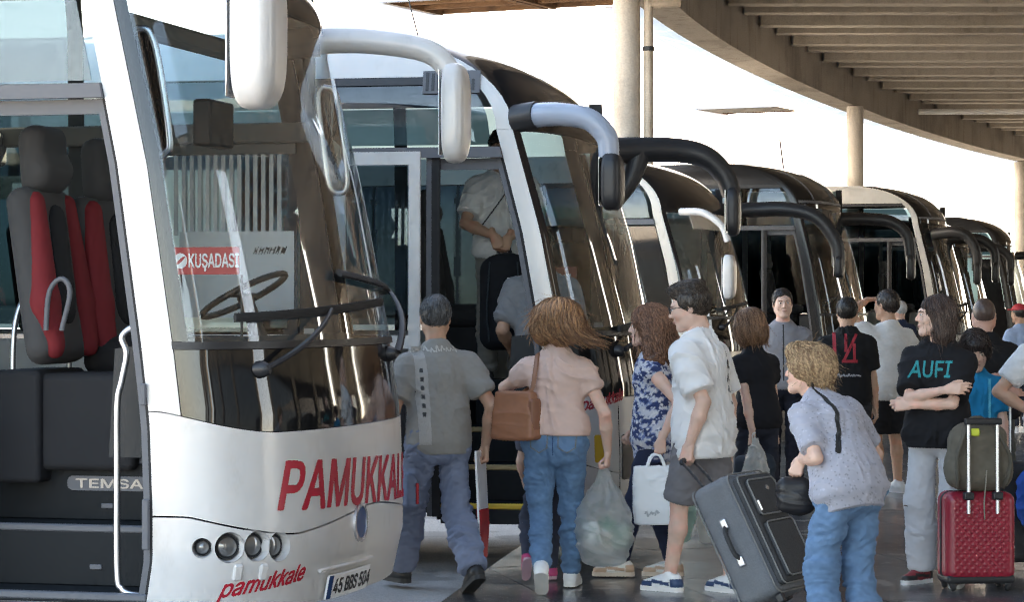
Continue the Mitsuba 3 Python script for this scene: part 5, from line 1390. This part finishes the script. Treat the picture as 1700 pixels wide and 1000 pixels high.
# the man in white with his hand to his brow
yw = 24
J8 = person('man in a white shirt and black shorts shading his eyes with a raised hand', (3.27, 22.0), yw, H=1.75, build=1.04, skin=TAN, h=.011,
    hands=({'pos': (-.11, .16, 1.68), 'pole': (-1, .1, .1), 'curl': 'flat', 'dir': (.85, .35, .1), 'back': (0, .25, 1)}, {'pos': (.17, .22, 1.10), 'pole': (1, -.5, -.2), 'curl': 'grip'}), head=(18, 2, 0),
    hair=dict(style='short', color=(.020, .014, .011), n=350, top=.008), shirt=dict(color=(.62, .61, .59), hem=-.12, sleeve=.8, wr=.010, loose=.024, armloose=.028), pants=dict(color=(.016, .016, .018), length=.95, loose=.02, knee=.035, cuff=.03), shoes=dict(upper=(.6, .6, .6), sole=(.6, .6, .6)))
# the grey-haired man in navy, far back
J9 = person('elderly man with white hair in a navy jacket far back beside the coach doors', (5.22, 34.0), 25, H=1.66, build=1.08, skin=PALE, h=.014, hair=dict(style='short', color=(.42, .41, .40), light=(.6, .6, .6), n=200), shirt=dict(color=(.022, .030, .058), hem=-.1, sleeve=1, long=True), pants=dict(color=(.02, .022, .03)), shoes=dict(upper=(.02, .02, .02), sole=(.02, .02, .02)))
# the stooping old woman in lilac
def specks(V, c):
    n = meshkit.noise(V * 170, 5); return np.where((n > .80)[:, None], c * .55, np.where((n < .16)[:, None], c * 1.35, c))
yw = 36
J10 = person('elderly woman with curly fair hair, lilac top and jeans, stooping with a black bag', (1.535, 11.75), yw, H=1.54, build=1.02, fem=True, skin=PALE, h=.0075,
    feet=((-.10, .02, 0, 4), (.10, -.08, 0, -6)), drop=.01, lean=(9, 46), shift=(0, -.05), belly=.02, twist=-6,
    hands=({'pos': loc(yw, -.185, .06, .93), 'curl': 'grip', 'dir': loc(yw, -.4, .05, -.9), 'back': loc(yw, -.3, -1, .2), 'pole': loc(yw, .2, -1, .0)}, {'pos': (.20, .28, .92), 'curl': 'relaxed'}), head=(34, 4, 0),
    hair=dict(style='bun_curly', color=(.17, .095, .045), light=(.58, .41, .24), n=1700, vol=(1.06, 1.06, 1.03)), shirt=dict(color=(.345, .345, .395), hem=-.13, sleeve=.80, wr=.007, loose=.016, pattern=specks, amp=.06, flare=1.04, armloose=.020),
    pants=dict(color=(.115, .190, .310), loose=.014, knee=.026, cuff=.032, wr=.013, amp=.25), shoes=dict(upper=(.1, .1, .12), sole=(.5, .5, .5)))
# the young woman with folded arms
def ripped(V, c):
    return c
yw = 150
J11 = person('young woman with long dark hair, big black t-shirt and pale ripped trousers, arms folded', (2.51, 14.9), yw, H=1.70, build=.93, fem=True, skin=PALE, h=.008,
    feet=((-.13, .03, 0, 14), (.11, -.02, 0, -16)), lean=(-2, 1), side=(0, 0),
    hands=({'pos': (.10, .20, 1.06), 'pole': (-1, .1, -.5), 'curl': 'relaxed', 'dir': (1, .05, -.02), 'back': (.05, 1, .2)}, {'pos': (-.13, .215, 1.155), 'pole': (1, .1, -.5), 'curl': 'relaxed', 'dir': (-1, -.15, .12), 'back': (0, 1, .2)}), head=(-58, 2, 0),
    hair=dict(style='long', color=(.020, .012, .010), light=(.10, .06, .045), n=1100, length=.16), shirt=dict(color=(.013, .013, .015), hem=-.10, sleeve=.85, wr=.010, loose=.038, flare=1.12, armloose=.034),
    pants=dict(color=(.44, .435, .45), loose=.014, knee=.040, cuff=.050, wr=.007, amp=.07), shoes=dict(upper=(.20, .03, .035), sole=(.6, .6, .6), accent=(.03, .03, .03)))
on_cloth(J11, (lambda m: (np.array(m.vertices) * [1.0, 1.25, 1] + [-.125, 0, 0], np.array(m.faces)))(text_mesh('AUFI', .075, .001, True)), .0, 1.225, 1, color=(.016, .21, .23))
for k_, (lg, fz) in enumerate(((1, .86), (0, .80))):   # the torn knees
    hp, kn, an = J11['legs'][lg][:3]; c = hp + (kn - hp) * (1.06 if k_ == 0 else 1.12) + J11['legs'][lg][3] * .072
    v, f = tube(spline([c + [-.055, -.035, .004], c + [-.02, .008, -.004], c + [.025, .008, .003], c + [.058, -.03, -.002]], 12), np.r_[.001, np.full(10, .007), .001], 6); part(J11['key'], 'torn_knee', (J11['M'](v), f), 'plain', True, color=np.tile((.10, .07, .06), (len(v), 1)))
# the boy
J12 = person('boy with a dark fringe in a bright blue t-shirt looking down', (2.93, 16.0), 172, H=1.47, child=True, skin=PALE, h=.009, head=(4, -24, 4), build=.86, hands=({'pos': (-.20, .08, .66)}, {'pos': (.20, .10, .66)}),
    hair=dict(style='bowl', color=(.016, .011, .010), light=(.06, .045, .04), n=800), shirt=dict(color=(.018, .20, .40), hem=-.10, sleeve=.7, wr=.007), pants=dict(color=(.03, .03, .04), length=.9), shoes=dict(upper=(.1, .1, .12), sole=(.5, .5, .5)))
on_cloth(J12, box(-.008, .008, -.2, .16, 0, .001), -.085, 1.02, 1, name='shirt_stripe', color=(.10, .45, .62)); on_cloth(J12, box(-.008, .008, -.2, .16, 0, .001), .085, 1.02, 1, name='shirt_stripe', color=(.10, .45, .62))
# the broad man in black, hands behind his back
J13 = person('broad man with a shaved head in a black t-shirt, his forearms crossed behind his back', (3.34, 17.9), 2, H=1.68, build=1.26, skin=(.50, .29, .22), h=.010, fat=.006, feet=((-.14, 0, 0, 12), (.14, 0, 0, -12)),
    hands=({'pos': (.10, -.215, 1.03), 'pole': (-1, -.35, -.2), 'curl': 'relaxed', 'dir': (1, 0, .1), 'back': (0, -1, .2)}, {'pos': (-.13, -.23, 1.10), 'pole': (1, -.35, -.2), 'curl': 'grip', 'dir': (-1, 0, -.1), 'back': (0, -1, .2)}), head=(-6, -2, 0),
    hair=dict(style='crop', color=(.07, .045, .036), light=(.12, .08, .065), n=0), shirt=dict(color=(.013, .013, .014), hem=-.06, sleeve=.62, wr=.008, loose=.024, armloose=.026), pants=dict(color=(.075, .080, .075), length=.95, loose=.02, knee=.03, cuff=.02), shoes=dict(upper=(.05, .05, .05), sole=(.4, .4, .4)))
# people at the right edge
J14 = person('person in a pale blue shirt and red cap far back near the right edge', (6.42, 32.0), 30, H=1.62, skin=TAN, h=.014, hair=dict(style='short', color=(.02, .015, .012), n=0), shirt=dict(color=(.33, .42, .60), hem=-.1, sleeve=.7, wr=.008), pants=dict(color=(.04, .045, .06)), shoes=dict())
cp = Field([-.12, -.12, .0], [.12, .22, .16], .009); cp.put(ell((0, -.012, .045), (.090, .112, .090))).put(ell((0, .12, .055), (.06, .07, .012)), .01).clip(halfspace((0, 0, .045), (0, 0, -1))); v, f = cp.mesh(1)
part(J14['key'], 'cap', (J14['M'](v * J14['hs'] @ J14['HR'].T + J14['hc']), f), 'plain', True, color=np.tile((.42, .03, .04), (len(v), 1)))
yw = 170
J15 = person('person in a white t-shirt cut off by the right edge, one elbow bent out', (3.36, 15.6), yw, H=1.72, skin=TAN, h=.009, hands=({'pos': (-.12, .18, 1.02), 'pole': (-1, 0, -.3)}, {'pos': (.15, .10, .98), 'pole': (1, -.15, .0), 'curl': 'hook', 'dir': (-.8, .2, -.4), 'back': (.3, .8, .3)}),
    hair=dict(style='short', color=(.02, .015, .012), n=300), shirt=dict(color=(.66, .65, .64), hem=-.05, sleeve=.7, wr=.009, loose=.02, armloose=.024), pants=dict(color=(.035, .06, .14), loose=.012), shoes=dict(upper=(.05, .06, .12), sole=(.5, .5, .5)))
# the man in the second coach's doorway and the passenger on its steps
Q = b2.M(np.array([-1.02, -.02, 1.125]))
yw = b2.a + 90 + 10
J16 = person('man in a white t-shirt inside the coach doorway, lifting a black backpack', (Q[0], Q[1], Q[2]), yw, H=1.68, skin=OLIVE, h=.009, lean=(4, 12),
    hands=({'pos': (-.05, .30, .96), 'pole': (-1, -.3, -.2), 'curl': 'grip', 'dir': (.4, .3, -.9), 'back': (-.3, .9, .2)}, {'pos': (.05, .31, .97), 'pole': (1, -.3, -.2), 'curl': 'grip', 'dir': (-.4, .3, -.9), 'back': (.3, .9, .2)}), head=(0, -20, 0),
    hair=dict(style='short', color=(.02, .015, .012), n=200), shirt=dict(color=(.62, .62, .61), hem=-.06, sleeve=.75, wr=.009, loose=.022, armloose=.024), pants=dict(color=(.20, .19, .17), loose=.014), shoes=dict(upper=(.05, .05, .05), sole=(.3, .3, .3)))
st = spline([J16['sh'][0] * .6 + J16['C'][7] * .4 + [0, .10, .03], (-.02, .215, 1.24), (.12, .20, 1.05), (.19, .13, .98)], 24)
stv = tube(st, .004, 6, .018, up=(0, 1, 0)); part(J16['key'], 'bag_strap', (J16['M'](stv[0]), stv[1]), 'seat_dark', True)
Q = b2.M(np.array([-.585, -.84, .425]))
J17 = person('passenger in a grey shirt on the second coach steps, half hidden by the post', (Q[0], Q[1], Q[2]), 10, H=1.74, skin=OLIVE, h=.011, lean=(8, 26), hair=dict(style='short', color=(.02, .015, .012), n=150), feet=((-.06, .1, 0, 0), (.06, -.02, 0, 0)), hands=({'pos': (-.18, .25, .95)}, {'pos': (.14, .28, .95)}),
    shirt=dict(color=(.20, .20, .205), hem=-.1, sleeve=.85, wr=.009), pants=dict(color=(.03, .03, .035)), shoes=dict(upper=(.03, .03, .03), sole=(.03, .03, .03)))
# the child with pink shoes, hidden behind the woman in pink
J18 = person('child in pink shoes almost hidden behind the woman in pink', (.20, 15.0), 5, H=1.18, child=True, skin=PALE, h=.010, build=.84, feet=((-.13, -.16, .10, 0, 48), (.05, .12, 0, 0)), hands=({'pos': (-.12, .12, .60)}, {'pos': (.14, .12, .60)}),
    hair=dict(style='bob', color=(.05, .03, .02), n=200), shirt=dict(color=(.10, .10, .13), hem=-.06, sleeve=.7), pants=dict(color=(.045, .05, .07), loose=.006, knee=.008, cuff=.008), shoes=dict(upper=(.50, .06, .17), sole=(.55, .35, .40)))
# ---------------------------------------------------------------- bags and cases
def fmesh(prims, h, k=.02, blur=0, cuts=()):
    lo = np.min([p[1] for p in prims], 0); hi = np.max([p[2] for p in prims], 0); F = Field(lo - .03, hi + .03, h)
    for p in prims: F.put(p, k)
    if blur: F.blur(blur)
    for c in cuts: F.clip(c)
    return F.mesh(1)
def wp(J, i):
    """world position of the palm of a person's left (0) or right (1) hand"""
    S, E, Wr, hd = J['arms'][i]; fd = unit(hd.get('dir', Wr - E)); sx = (-1, 1)[i]; bk = np.asarray(hd.get('back', (sx, .15, .1)), float); bk = unit(bk - fd * (bk @ fd))
    return J['M']((Wr + fd * .085 - bk * .028)[None])[0]
# board carried by the man in grey
p = wp(J1, 1); k = thing('board', 'flat red and white board hanging edge-on from the hand of the man in grey polo', 'sign')
Rb = rot(79, 0, 0); R2 = rot(0, -3, 2)
def WB(v): return (np.asarray(v) @ R2.T) @ Rb.T + p + np.array([-.004, 0, .05])
g = shapely.Polygon([(-.12, 0), (.12, 0), (.13, -.42), (.04, -.60), (-.12, -.62)]).buffer(.008)
v, f = prism(g, -.006, .006); v = np.stack([v[:, 0], v[:, 2], v[:, 1]], -1); part(k, 'panel', (WB(v), f[:, ::-1]), 'white_print')
for sgn in (-1, 1):
    v, f = prism(g.intersection(shapely.box(-1, -1, 1, -.33)), .0065, .0085); v = np.stack([v[:, 0], sgn * v[:, 2], v[:, 1]], -1); part(k, 'red_field', (WB(v), f if sgn < 0 else f[:, ::-1]), 'red_sign')
# brown shoulder bag of the woman in pink
k = thing('handbag', 'tan brown leather shoulder bag hanging at the left side of the woman in pink', 'handbag')
ay = math.radians(-34); c0 = J2['M'](np.array([[-.215, -.085, 1.02]]))[0]
def WH(v): return rotz(np.asarray(v), ay) + c0
v, f = fmesh([loft(np.array([(0, 0, -.115), (0, 0, .0), (0, 0, .115)]), [.150, .142, .128], [.062, .056, .040], np.tile([1., 0, 0], (3, 1)), 5.)], .006); v = wrinkle(v, f, .004, 14, 8)
part(k, 'body', (WH(v), f), 'leather', True, color=tint(v, (.27, .115, .058), .10, 40))
v, f = rbox(.105, .150, -.046, .046, -.10, .095, .02); part(k, 'gusset', (WH(v), f), 'leather', 30, color=np.tile((.20, .085, .045), (len(v), 1)))
sp = J2['sh'][0] * .72 + J2['C'][7] * .28
pa = J2['M'](np.array([[-.17, -.115, 1.13], *(sp + np.array([[-.02, -.165, -.14], [-.005, -.135, -.05], [0, -.04, .052], [.0, .05, .045], [-.02, .13, -.10]])), [-.19, .07, 1.14]]))
v, f = tube(spline(pa, 40), .0035, 8, .015); part(k, 'strap', (v, f), 'leather', True, color=np.tile((.25, .11, .055), (len(v), 1)))
# clear plastic carrier bags
def carrier(label, top, w, d, h, seed, mat='bag_film', fill=(.30, .36, .30), yaw=0, kind='carrier_bag', full=True):
    k = thing(kind, label, 'bag'); a = math.radians(yaw)
    W = lambda v: rotz(np.asarray(v), a) + np.asarray(top)
    zs = np.array([0, -.05, -.12, -.22, -.34, -.46]) * (h / .46); rx = np.array([.030, .045, .10, .155, .165, .13]) * (w / .33); ry = np.array([.022, .035, .07, .11, .12, .09]) * (d / .24)
    v, f = fmesh([loft(np.stack([0 * zs, 0 * zs, zs], -1), rx, ry, np.tile([1., 0, 0], (6, 1)), 2.6)], .008)
    th = np.arctan2(v[:, 1], v[:, 0]); r = np.random.default_rng(seed)
    pl = np.sin(th * 9 + r.uniform(0, 6) + 4 * nfbm(v * 9, 2, seed)) * np.clip(1 + (v[:, 2] + .10) / .22, .15, 1) * .007
    v = v + vnormals(v, f) * pl[:, None]; v = wrinkle(v, f, .018, 12, seed, (.3, .2, 1), sharp=4); v = wrinkle(v, f, .010, 26, seed + 3, (.8, .4, .4), sharp=4)
    part(k, 'film', (W(v), f), mat, True)
    for sx in (-1, 1):
        t = tube(spline([(sx * .022, 0, -.05), (sx * .02, .012, .01), (sx * .004, .015, .035), (0, 0, .04)], 10), .008, 6, .003); part(k, 'handle', (W(t[0]), t[1]), mat, True)
    if full:
        for q in range(6):
            c = np.array([r.uniform(-.3, .3) * w, r.uniform(-.25, .25) * d, -h * r.uniform(.55, .86)]); hs_ = np.array([r.uniform(.04, .075), r.uniform(.03, .05), r.uniform(.04, .08)])
            m = fmesh([rbx(c, hs_, .02, rot(r.uniform(0, 90), r.uniform(-30, 30), 0))], .010); col = (fill, (.55, .56, .54), (.10, .22, .15), (.45, .40, .34))[q % 4]
            part(k, 'packet', (W(m[0]), m[1]), 'plain', True, color=np.tile(col, (len(m[0]), 1)))
    return k
carrier('big crumpled clear plastic bag hanging from the right hand of the woman in pink', wp(J2, 1) + [.01, 0, -.03], .33, .24, .50, 3, yaw=15)
b = J3['M'](np.array([[-.26, .06, .60]]))[0]
carrier('pale green plastic bag between the legs of the curly-haired woman, behind her white bag', (1.03, 15.62, .60), .20, .14, .40, 5, mat='bag_green', yaw=30, full=False)
carrier('white plastic bag low behind the white tote and beside the suitcase', (1.24, 15.75, .58), .18, .14, .40, 7, yaw=10, full=False)
carrier('white plastic bag hanging just above the grey suitcase, behind the young man', (1.53, 15.9, .80), .20, .16, .44, 11, yaw=60, full=False)
# white tote of the curly-haired woman
p = wp(J3, 0); k = thing('tote_bag', 'flat white paper tote bag with loop handles carried by the curly-haired woman', 'bag')
a = math.radians(4); W = lambda v: rotz(np.asarray(v), a) + p + np.array([-.025, -.02, -.045])
v, f = fmesh([loft(np.array([(0, 0, -.355), (0, 0, -.30), (0, 0, -.12), (0, 0, -.04)]), [.128, .137, .137, .133], [.050, .054, .034, .018], np.tile([1., 0, 0], (4, 1)), 6.)], .006); v = wrinkle(v, f, .009, 9, 21, (.5, .2, .8)); v = wrinkle(v, f, .005, 18, 22, (-.6, .2, .7))
part(k, 'body', (W(v), f), 'tote', True)
for y in (-.016, .016):
    t = tube(spline([(-.055, y, -.055), (-.045, y, -.01), (-.02, y * .6, .035), (.02, y * .6, .035), (.045, y, -.01), (.055, y, -.055)], 22), .009, 6, .0035, up=(0, 1, 0)); part(k, 'handle', (W(t[0]), t[1]), 'tote', True)
m = scribble(.09, .05, 3, 51, .005); v = m[0]; part(k, 'print', (W(np.stack([v[:, 0] - .03, -.058 - v[:, 2], v[:, 1] - .315], -1)), m[1]), 'plain', True, color=np.tile((.45, .47, .48), (len(v), 1)))
# grey suitcase, tipped on its wheels
k = thing('suitcase', 'large grey soft-sided suitcase tipped on its wheels behind the young man', 'suitcase')
Rs = rot(60, 0, 0) @ rot(0, -27, 0); base = np.array([1.31, 13.15, .035])
W = lambda v: np.asarray(v) @ Rs.T + base
def soft(x, y, z, r): return fmesh([rbx(((x[0] + x[1]) / 2, (y[0] + y[1]) / 2, (z[0] + z[1]) / 2), ((x[1] - x[0]) / 2, (y[1] - y[0]) / 2, (z[1] - z[0]) / 2), r)], .009)
def cs_part(name, x, y, z, r, mat, par=k, smooth=True):
    v, f = soft(x, y, z, r); return part(par, name, (W(v), f), mat, smooth)
cs_part('body', (-.235, .235), (-.245, .0), (.045, .715), .055, 'case_grey')
fp = cs_part('front_pocket', (-.205, .205), (-.285, -.225), (.08, .68), .03, 'case_dark')
cs_part('upper_pocket', (-.165, .165), (-.303, -.27), (.45, .645), .016, 'case_dark', fp)
cs_part('lower_pocket', (-.165, .165), (-.308, -.27), (.11, .41), .018, 'case_dark', fp)
def piping(x0, x1, z0, z1, y, r, n=.005):
    o = rrect(x0, z0, x1, z1, r).exterior.coords; o = np.array(o); t = tube(np.c_[o[:, 0], np.full(len(o), y), o[:, 1]], n, 6, cap=False); return t
for (x0, x1, z0, z1, y, r) in ((-.232, .232, .05, .71, -.232, .055), (-.232, .232, .05, .71, -.012, .055), (-.205, .205, .08, .68, -.272, .035), (-.165, .165, .45, .645, -.300, .025), (-.165, .165, .11, .41, -.305, .03)):
    t = piping(x0, x1, z0, z1, y, r); part(k, 'piping', (W(t[0]), t[1]), 'case_trim', True)
h_ = tube(spline([(-.238, -.12, .29), (-.275, -.12, .32), (-.282, -.12, .38), (-.275, -.12, .44), (-.238, -.12, .47)], 18), .010, 8, .017); hk = part(k, 'side_handle', (W(h_[0]), h_[1]), 'case_dark', True)
for z in (.275, .485): v, f = rbox(-.256, -.232, -.14, -.10, z - .028, z + .028, .009); part(hk, 'handle_mount', (W(v), f), 'chrome', 30)
v, f = rbox(-.05, .05, -.15, -.09, .712, .735, .01); part(k, 'top_handle', (W(v), f), 'case_dark', 30)
v, f = disc(0, .014, .004); part(fp, 'emblem', (W(np.stack([v[:, 0] + .03, -.304 - v[:, 2], v[:, 1] + .59], -1)), f), 'chrome')
v, f = rbox(-.16, -.148, -.315, -.30, .47, .53, .005); part(fp, 'zip_puller', (W(v), f), 'chrome', 30)
for x in (-.19, .19):
    v, f = lathe([(0, -.018), (.034, -.018), (.038, 0), (.034, .018), (0, .018)], 18); part(k, 'wheel', (W(np.stack([v[:, 2] + x, v[:, 0] - .022, v[:, 1] + .012], -1)), f), 'rubber', 40)
    v, f = rbox(x - .03, x + .03, -.10, .012, .03, .10, .012); part(k, 'wheel_guard', (W(v), f), 'black_plastic', 30)
    v, f = rbox(x - .02, x + .02, -.235, -.19, -.0, .05, .01); part(k, 'foot', (W(v), f), 'black_plastic', 30)
hp = wp(J4, 0); inv = lambda w: (np.asarray(w) - base) @ Rs
e = inv(hp); top_z = float(np.clip(e[2], .85, 1.3))
tr = []
for x in (-.075, .075): tr.append(tube([(x, -.03, .70), (x + (e[0]) * .5, (e[1] - .03) * .5 - .0, (.70 + top_z) / 2), (e[0] + x, e[1], top_z - .015)], .0085, 8, .012))
tr.append(tube(spline([(e[0] - .085, e[1], top_z - .02), (e[0] - .07, e[1], top_z), (e[0] + .07, e[1], top_z), (e[0] + .085, e[1], top_z - .02)], 14), .013, 8, .016)); m = join(tr); part(k, 'pull_handle', (W(m[0]), m[1]), 'black_plastic', 50)
# red cabin case with the olive backpack on it
k = thing('suitcase', 'red hard-shell cabin suitcase with a quilted diamond relief, standing beside the young woman', 'suitcase')
A = math.radians(6); cb = np.array([2.68, 14.62, 0]); W = lambda v: rotz(np.asarray(v), A) + cb
v, f = fmesh([rbx((0, 0, .315), (.205, .125, .255), .055)], .005)
q = (np.abs(((v[:, 0] + v[:, 2]) * 22) % 1 - .5) + np.abs(((v[:, 0] - v[:, 2]) * 22) % 1 - .5)); N = vnormals(v, f); mk = np.clip((np.abs(N[:, 1]) - .7) * 4, 0, 1) * np.clip((.165 - np.abs(v[:, 0])) * 60, 0, 1)
v = v + N * ((np.minimum(np.abs(((v[:, 0] + v[:, 2]) * 22) % 1 - .5), np.abs(((v[:, 0] - v[:, 2]) * 22) % 1 - .5)) - .2) * .010 * mk)[:, None]
part(k, 'shell', (W(v), f), 'case_red', True)
t = tube(np.c_[np.array(rrect(-.208, .062, .208, .568, .055).exterior.coords)[:, 0], np.zeros(len(rrect(-.208, .062, .208, .568, .055).exterior.coords)), np.array(rrect(-.208, .062, .208, .568, .055).exterior.coords)[:, 1]], .006, 6, .010, cap=False, up=(0, 1, 0)); part(k, 'zip_seam', (W(t[0]), t[1]), 'black_plastic', True)
v, f = rbox(-.20, .20, -.12, .12, .045, .095, .02); part(k, 'base', (W(v), f), 'black_plastic', 30)
for sx in (-1, 1):
    for sy in (-1, 1):
        v, f = lathe([(0, -.012), (.022, -.012), (.026, 0), (.022, .012), (0, .012)], 16); wk = part(k, 'wheel', (W(np.stack([v[:, 2] + sx * .16, v[:, 0] + sy * .09, v[:, 1] + .027], -1)), f), 'rubber', 40)
        v, f = rbox(sx * .16 - .022, sx * .16 + .022, sy * .09 - .02, sy * .09 + .02, .03, .06, .008); part(wk, 'fork', (W(v), f), 'black_plastic', 30)
for x in (-.085, .085):
    t = tube([(x, -.145, .45), (x, -.145, .98)], .0085, 8, .011); part(k, 'trolley_tube', (W(t[0]), t[1]), 'chrome', 50)
    v, f = rbox(x - .03, x + .03, -.165, -.12, .53, .575, .01); part(k, 'tube_socket', (W(v), f), 'black_plastic', 30)
v, f = rbox(-.11, .11, -.162, -.128, .96, 1.0, .012); part(k, 'trolley_grip', (W(v), f), 'black_plastic', 30)
k = thing('backpack', 'worn olive grey backpack resting on top of the red suitcase', 'backpack')
v, f = fmesh([rbx((.01, .01, .76), (.165, .115, .185), .09), ell((.02, .0, .90), (.15, .115, .075)), ell((-.13, .0, .70), (.055, .09, .10)), ell((.165, .0, .70), (.05, .09, .11)), ell((.0, .12, .72), (.12, .05, .12))], .008, .03)
v = wrinkle(v, f, .016, 10, 61, (.4, .3, .8)); v = wrinkle(v, f, .012, 18, 62, (-.5, .3, .7))
part(k, 'body', (W(v), f), 'cloth', True, color=tint(v, (.125, .110, .085), .25, 25))
for x0, x1 in ((-.09, -.13), (.08, .14)):
    t = tube(spline([(x0, -.06, .94), (x0 * 1.2, -.125, .90), (x1 * 1.15, -.135, .78), (x1 * 1.1, -.12, .66), (x1, -.07, .60)], 22), .008, 8, .024, up=(0, 1, 0)); part(k, 'shoulder_strap', (W(t[0]), t[1]), 'cloth', True, color=tint(t[0], (.10, .088, .068), .2, 40))
t = tube(spline([(.02, -.15, .70), (.01, -.165, .62), (.0, -.168, .52), (.005, -.160, .42)], 16), .004, 6, .008, up=(0, 1, 0)); part(k, 'dangling_strap', (W(t[0]), t[1]), 'cloth', True, color=np.tile((.22, .20, .16), (len(t[0]), 1)))
t = tube(spline([(-.05, .0, .955), (-.03, -.02, .99), (.03, -.02, .99), (.05, .0, .955)], 12), .009, 6, .014); part(k, 'grab_loop', (W(t[0]), t[1]), 'cloth', True, color=np.tile((.09, .08, .06), (len(t[0]), 1)))
v, f = rbox(-.065, -.015, -.135, -.115, .895, .94, .01); part(k, 'luggage_tag', (W(v), f), 'plain', 30, color=np.tile((.55, .60, .06), (len(v), 1)))
# the old woman's black bag on its long strap
k = thing('handbag', 'small black handbag held at hip height by the stooping elderly woman', 'handbag'); p = wp(J10, 0)
v, f = fmesh([rbx(p + np.array([-.01, 0, -.085]), (.075, .05, .075), .035), ell(p + np.array([.02, .0, -.11]), (.08, .055, .07))], .006, .03); v = wrinkle(v, f, .010, 14, 71)
part(k, 'body', (v, f), 'leather', True, color=np.tile((.016, .015, .016), (len(v), 1)))
g = shapely.LineString([(-.050, .42), (-.062, .30), (-.085, .20), (-.12, .12)]).buffer(.009)
on_cloth(J10, prism(g, 0, .004), .0, .86, -1, .006, 'strap', (.014, .014, .014), mat='leather', key=k)
# dark bag of the woman in black
k = thing('holdall', 'dark slate holdall hanging from the hand of the woman with the brown bob', 'bag'); p = wp(J5, 0)
v, f = fmesh([rbx(p + np.array([.0, 0, -.16]), (.15, .08, .10), .05, rot(40))], .009); v = wrinkle(v, f, .014, 12, 73); part(k, 'body', (v, f), 'cloth', True, color=tint(v, (.035, .045, .06), .2, 30))
t = tube(spline([p + [-.08, -.06, -.08], p + [-.03, -.02, .0], p + [.03, .02, .0], p + [.08, .06, -.08]], 18), .008, 6, .012); part(k, 'handle', t, 'cloth', True, color=np.tile((.02, .025, .03), (len(t[0]), 1)))
# the black backpack lifted in the coach doorway
k = thing('backpack', 'bulky black backpack lifted by its top loop in the coach doorway', 'backpack')
p = (wp(J16, 0) + wp(J16, 1)) / 2; A2 = math.radians(J16_yaw if False else -8); W = lambda v: rotz(np.asarray(v), A2) + p
v, f = fmesh([rbx((.03, -.02, -.36), (.165, .10, .30), .09), ell((.03, -.09, -.46), (.13, .06, .17)), ell((.04, -.03, -.11), (.13, .09, .08))], .010, .03); v = wrinkle(v, f, .014, 8, 81, (.3, .3, .9))
part(k, 'body', (W(v), f), 'cloth', True, color=tint(v, (.014, .015, .018), .2, 20))
t = tube(spline([(-.02, 0, -.03), (-.005, 0, .025), (.04, 0, .025), (.06, 0, -.03)], 14), .008, 6, .014); part(k, 'grab_loop', (W(t[0]), t[1]), 'cloth', True, color=np.tile((.02, .02, .022), (len(t[0]), 1)))
for x in (-.06, .12): t = tube(spline([(x, -.10, -.09), (x * 1.1, -.135, -.25), (x * 1.15, -.165, -.42), (x, -.12, -.60)], 20), .006, 6, .022, up=(0, 1, 0)); part(k, 'shoulder_strap', (W(t[0]), t[1]), 'cloth', True, color=np.tile((.035, .045, .055), (len(t[0]), 1)))
v, f = rbox(.06, .10, -.158, -.148, -.22, -.19, .004); part(k, 'label_patch', (W(v), f), 'white_print', 30)
# bags at the right edge and on the floor behind
k = thing('duffel_bag', 'bright blue duffel bag at the right edge of the photo beside the red suitcase', 'bag')
v, f = fmesh([rbx((3.22, 15.35, .47), (.14, .15, .19), .10)], .010); v = wrinkle(v, f, .02, 8, 91); part(k, 'body', (v, f), 'cloth', True, color=tint(v, (.025, .09, .40), .15, 20))
t = tube(spline([(3.12, 15.25, .60), (3.17, 15.2, .76), (3.24, 15.2, .76), (3.30, 15.25, .60)], 14), .008, 6, .016); part(k, 'handle', (t[0], t[1]), 'cloth', True, color=np.tile((.02, .06, .28), (len(t[0]), 1)))
k = thing('suitcase', 'black upright suitcase behind the blue duffel bag at the right edge', 'suitcase')
v, f = fmesh([rbx((3.16, 15.75, .36), (.20, .13, .31), .05)], .010); part(k, 'body', (v, f), 'case_dark', True)
for x in (-.06, .06): part(k, 'trolley_tube', tube([(3.14 + x, 15.64, .6), (3.14 + x, 15.64, 1.03)], .010, 8), 'chrome', 50)
for x in (-.14, .14): v, f = rbox(3.16 + x - .02, 3.16 + x + .02, 15.66, 15.70, 0, .07, .01); part(k, 'wheel', (v, f), 'rubber', 30)
k = thing('shopping_bag', 'white shopping bag hanging by the man shading his eyes', 'bag'); p = wp(J8, 1)
v, f = fmesh([rbx(p + np.array([.0, -.03, -.20]), (.11, .05, .15), .03)], .010); v = wrinkle(v, f, .014, 10, 95); part(k, 'body', (v, f), 'tote', True)
t = tube(spline([p + [-.05, -.03, -.06], p + [-.02, -.02, .01], p + [.02, -.02, .01], p + [.05, -.03, -.06]], 14), .006, 6); part(k, 'handle', t, 'tote', True)
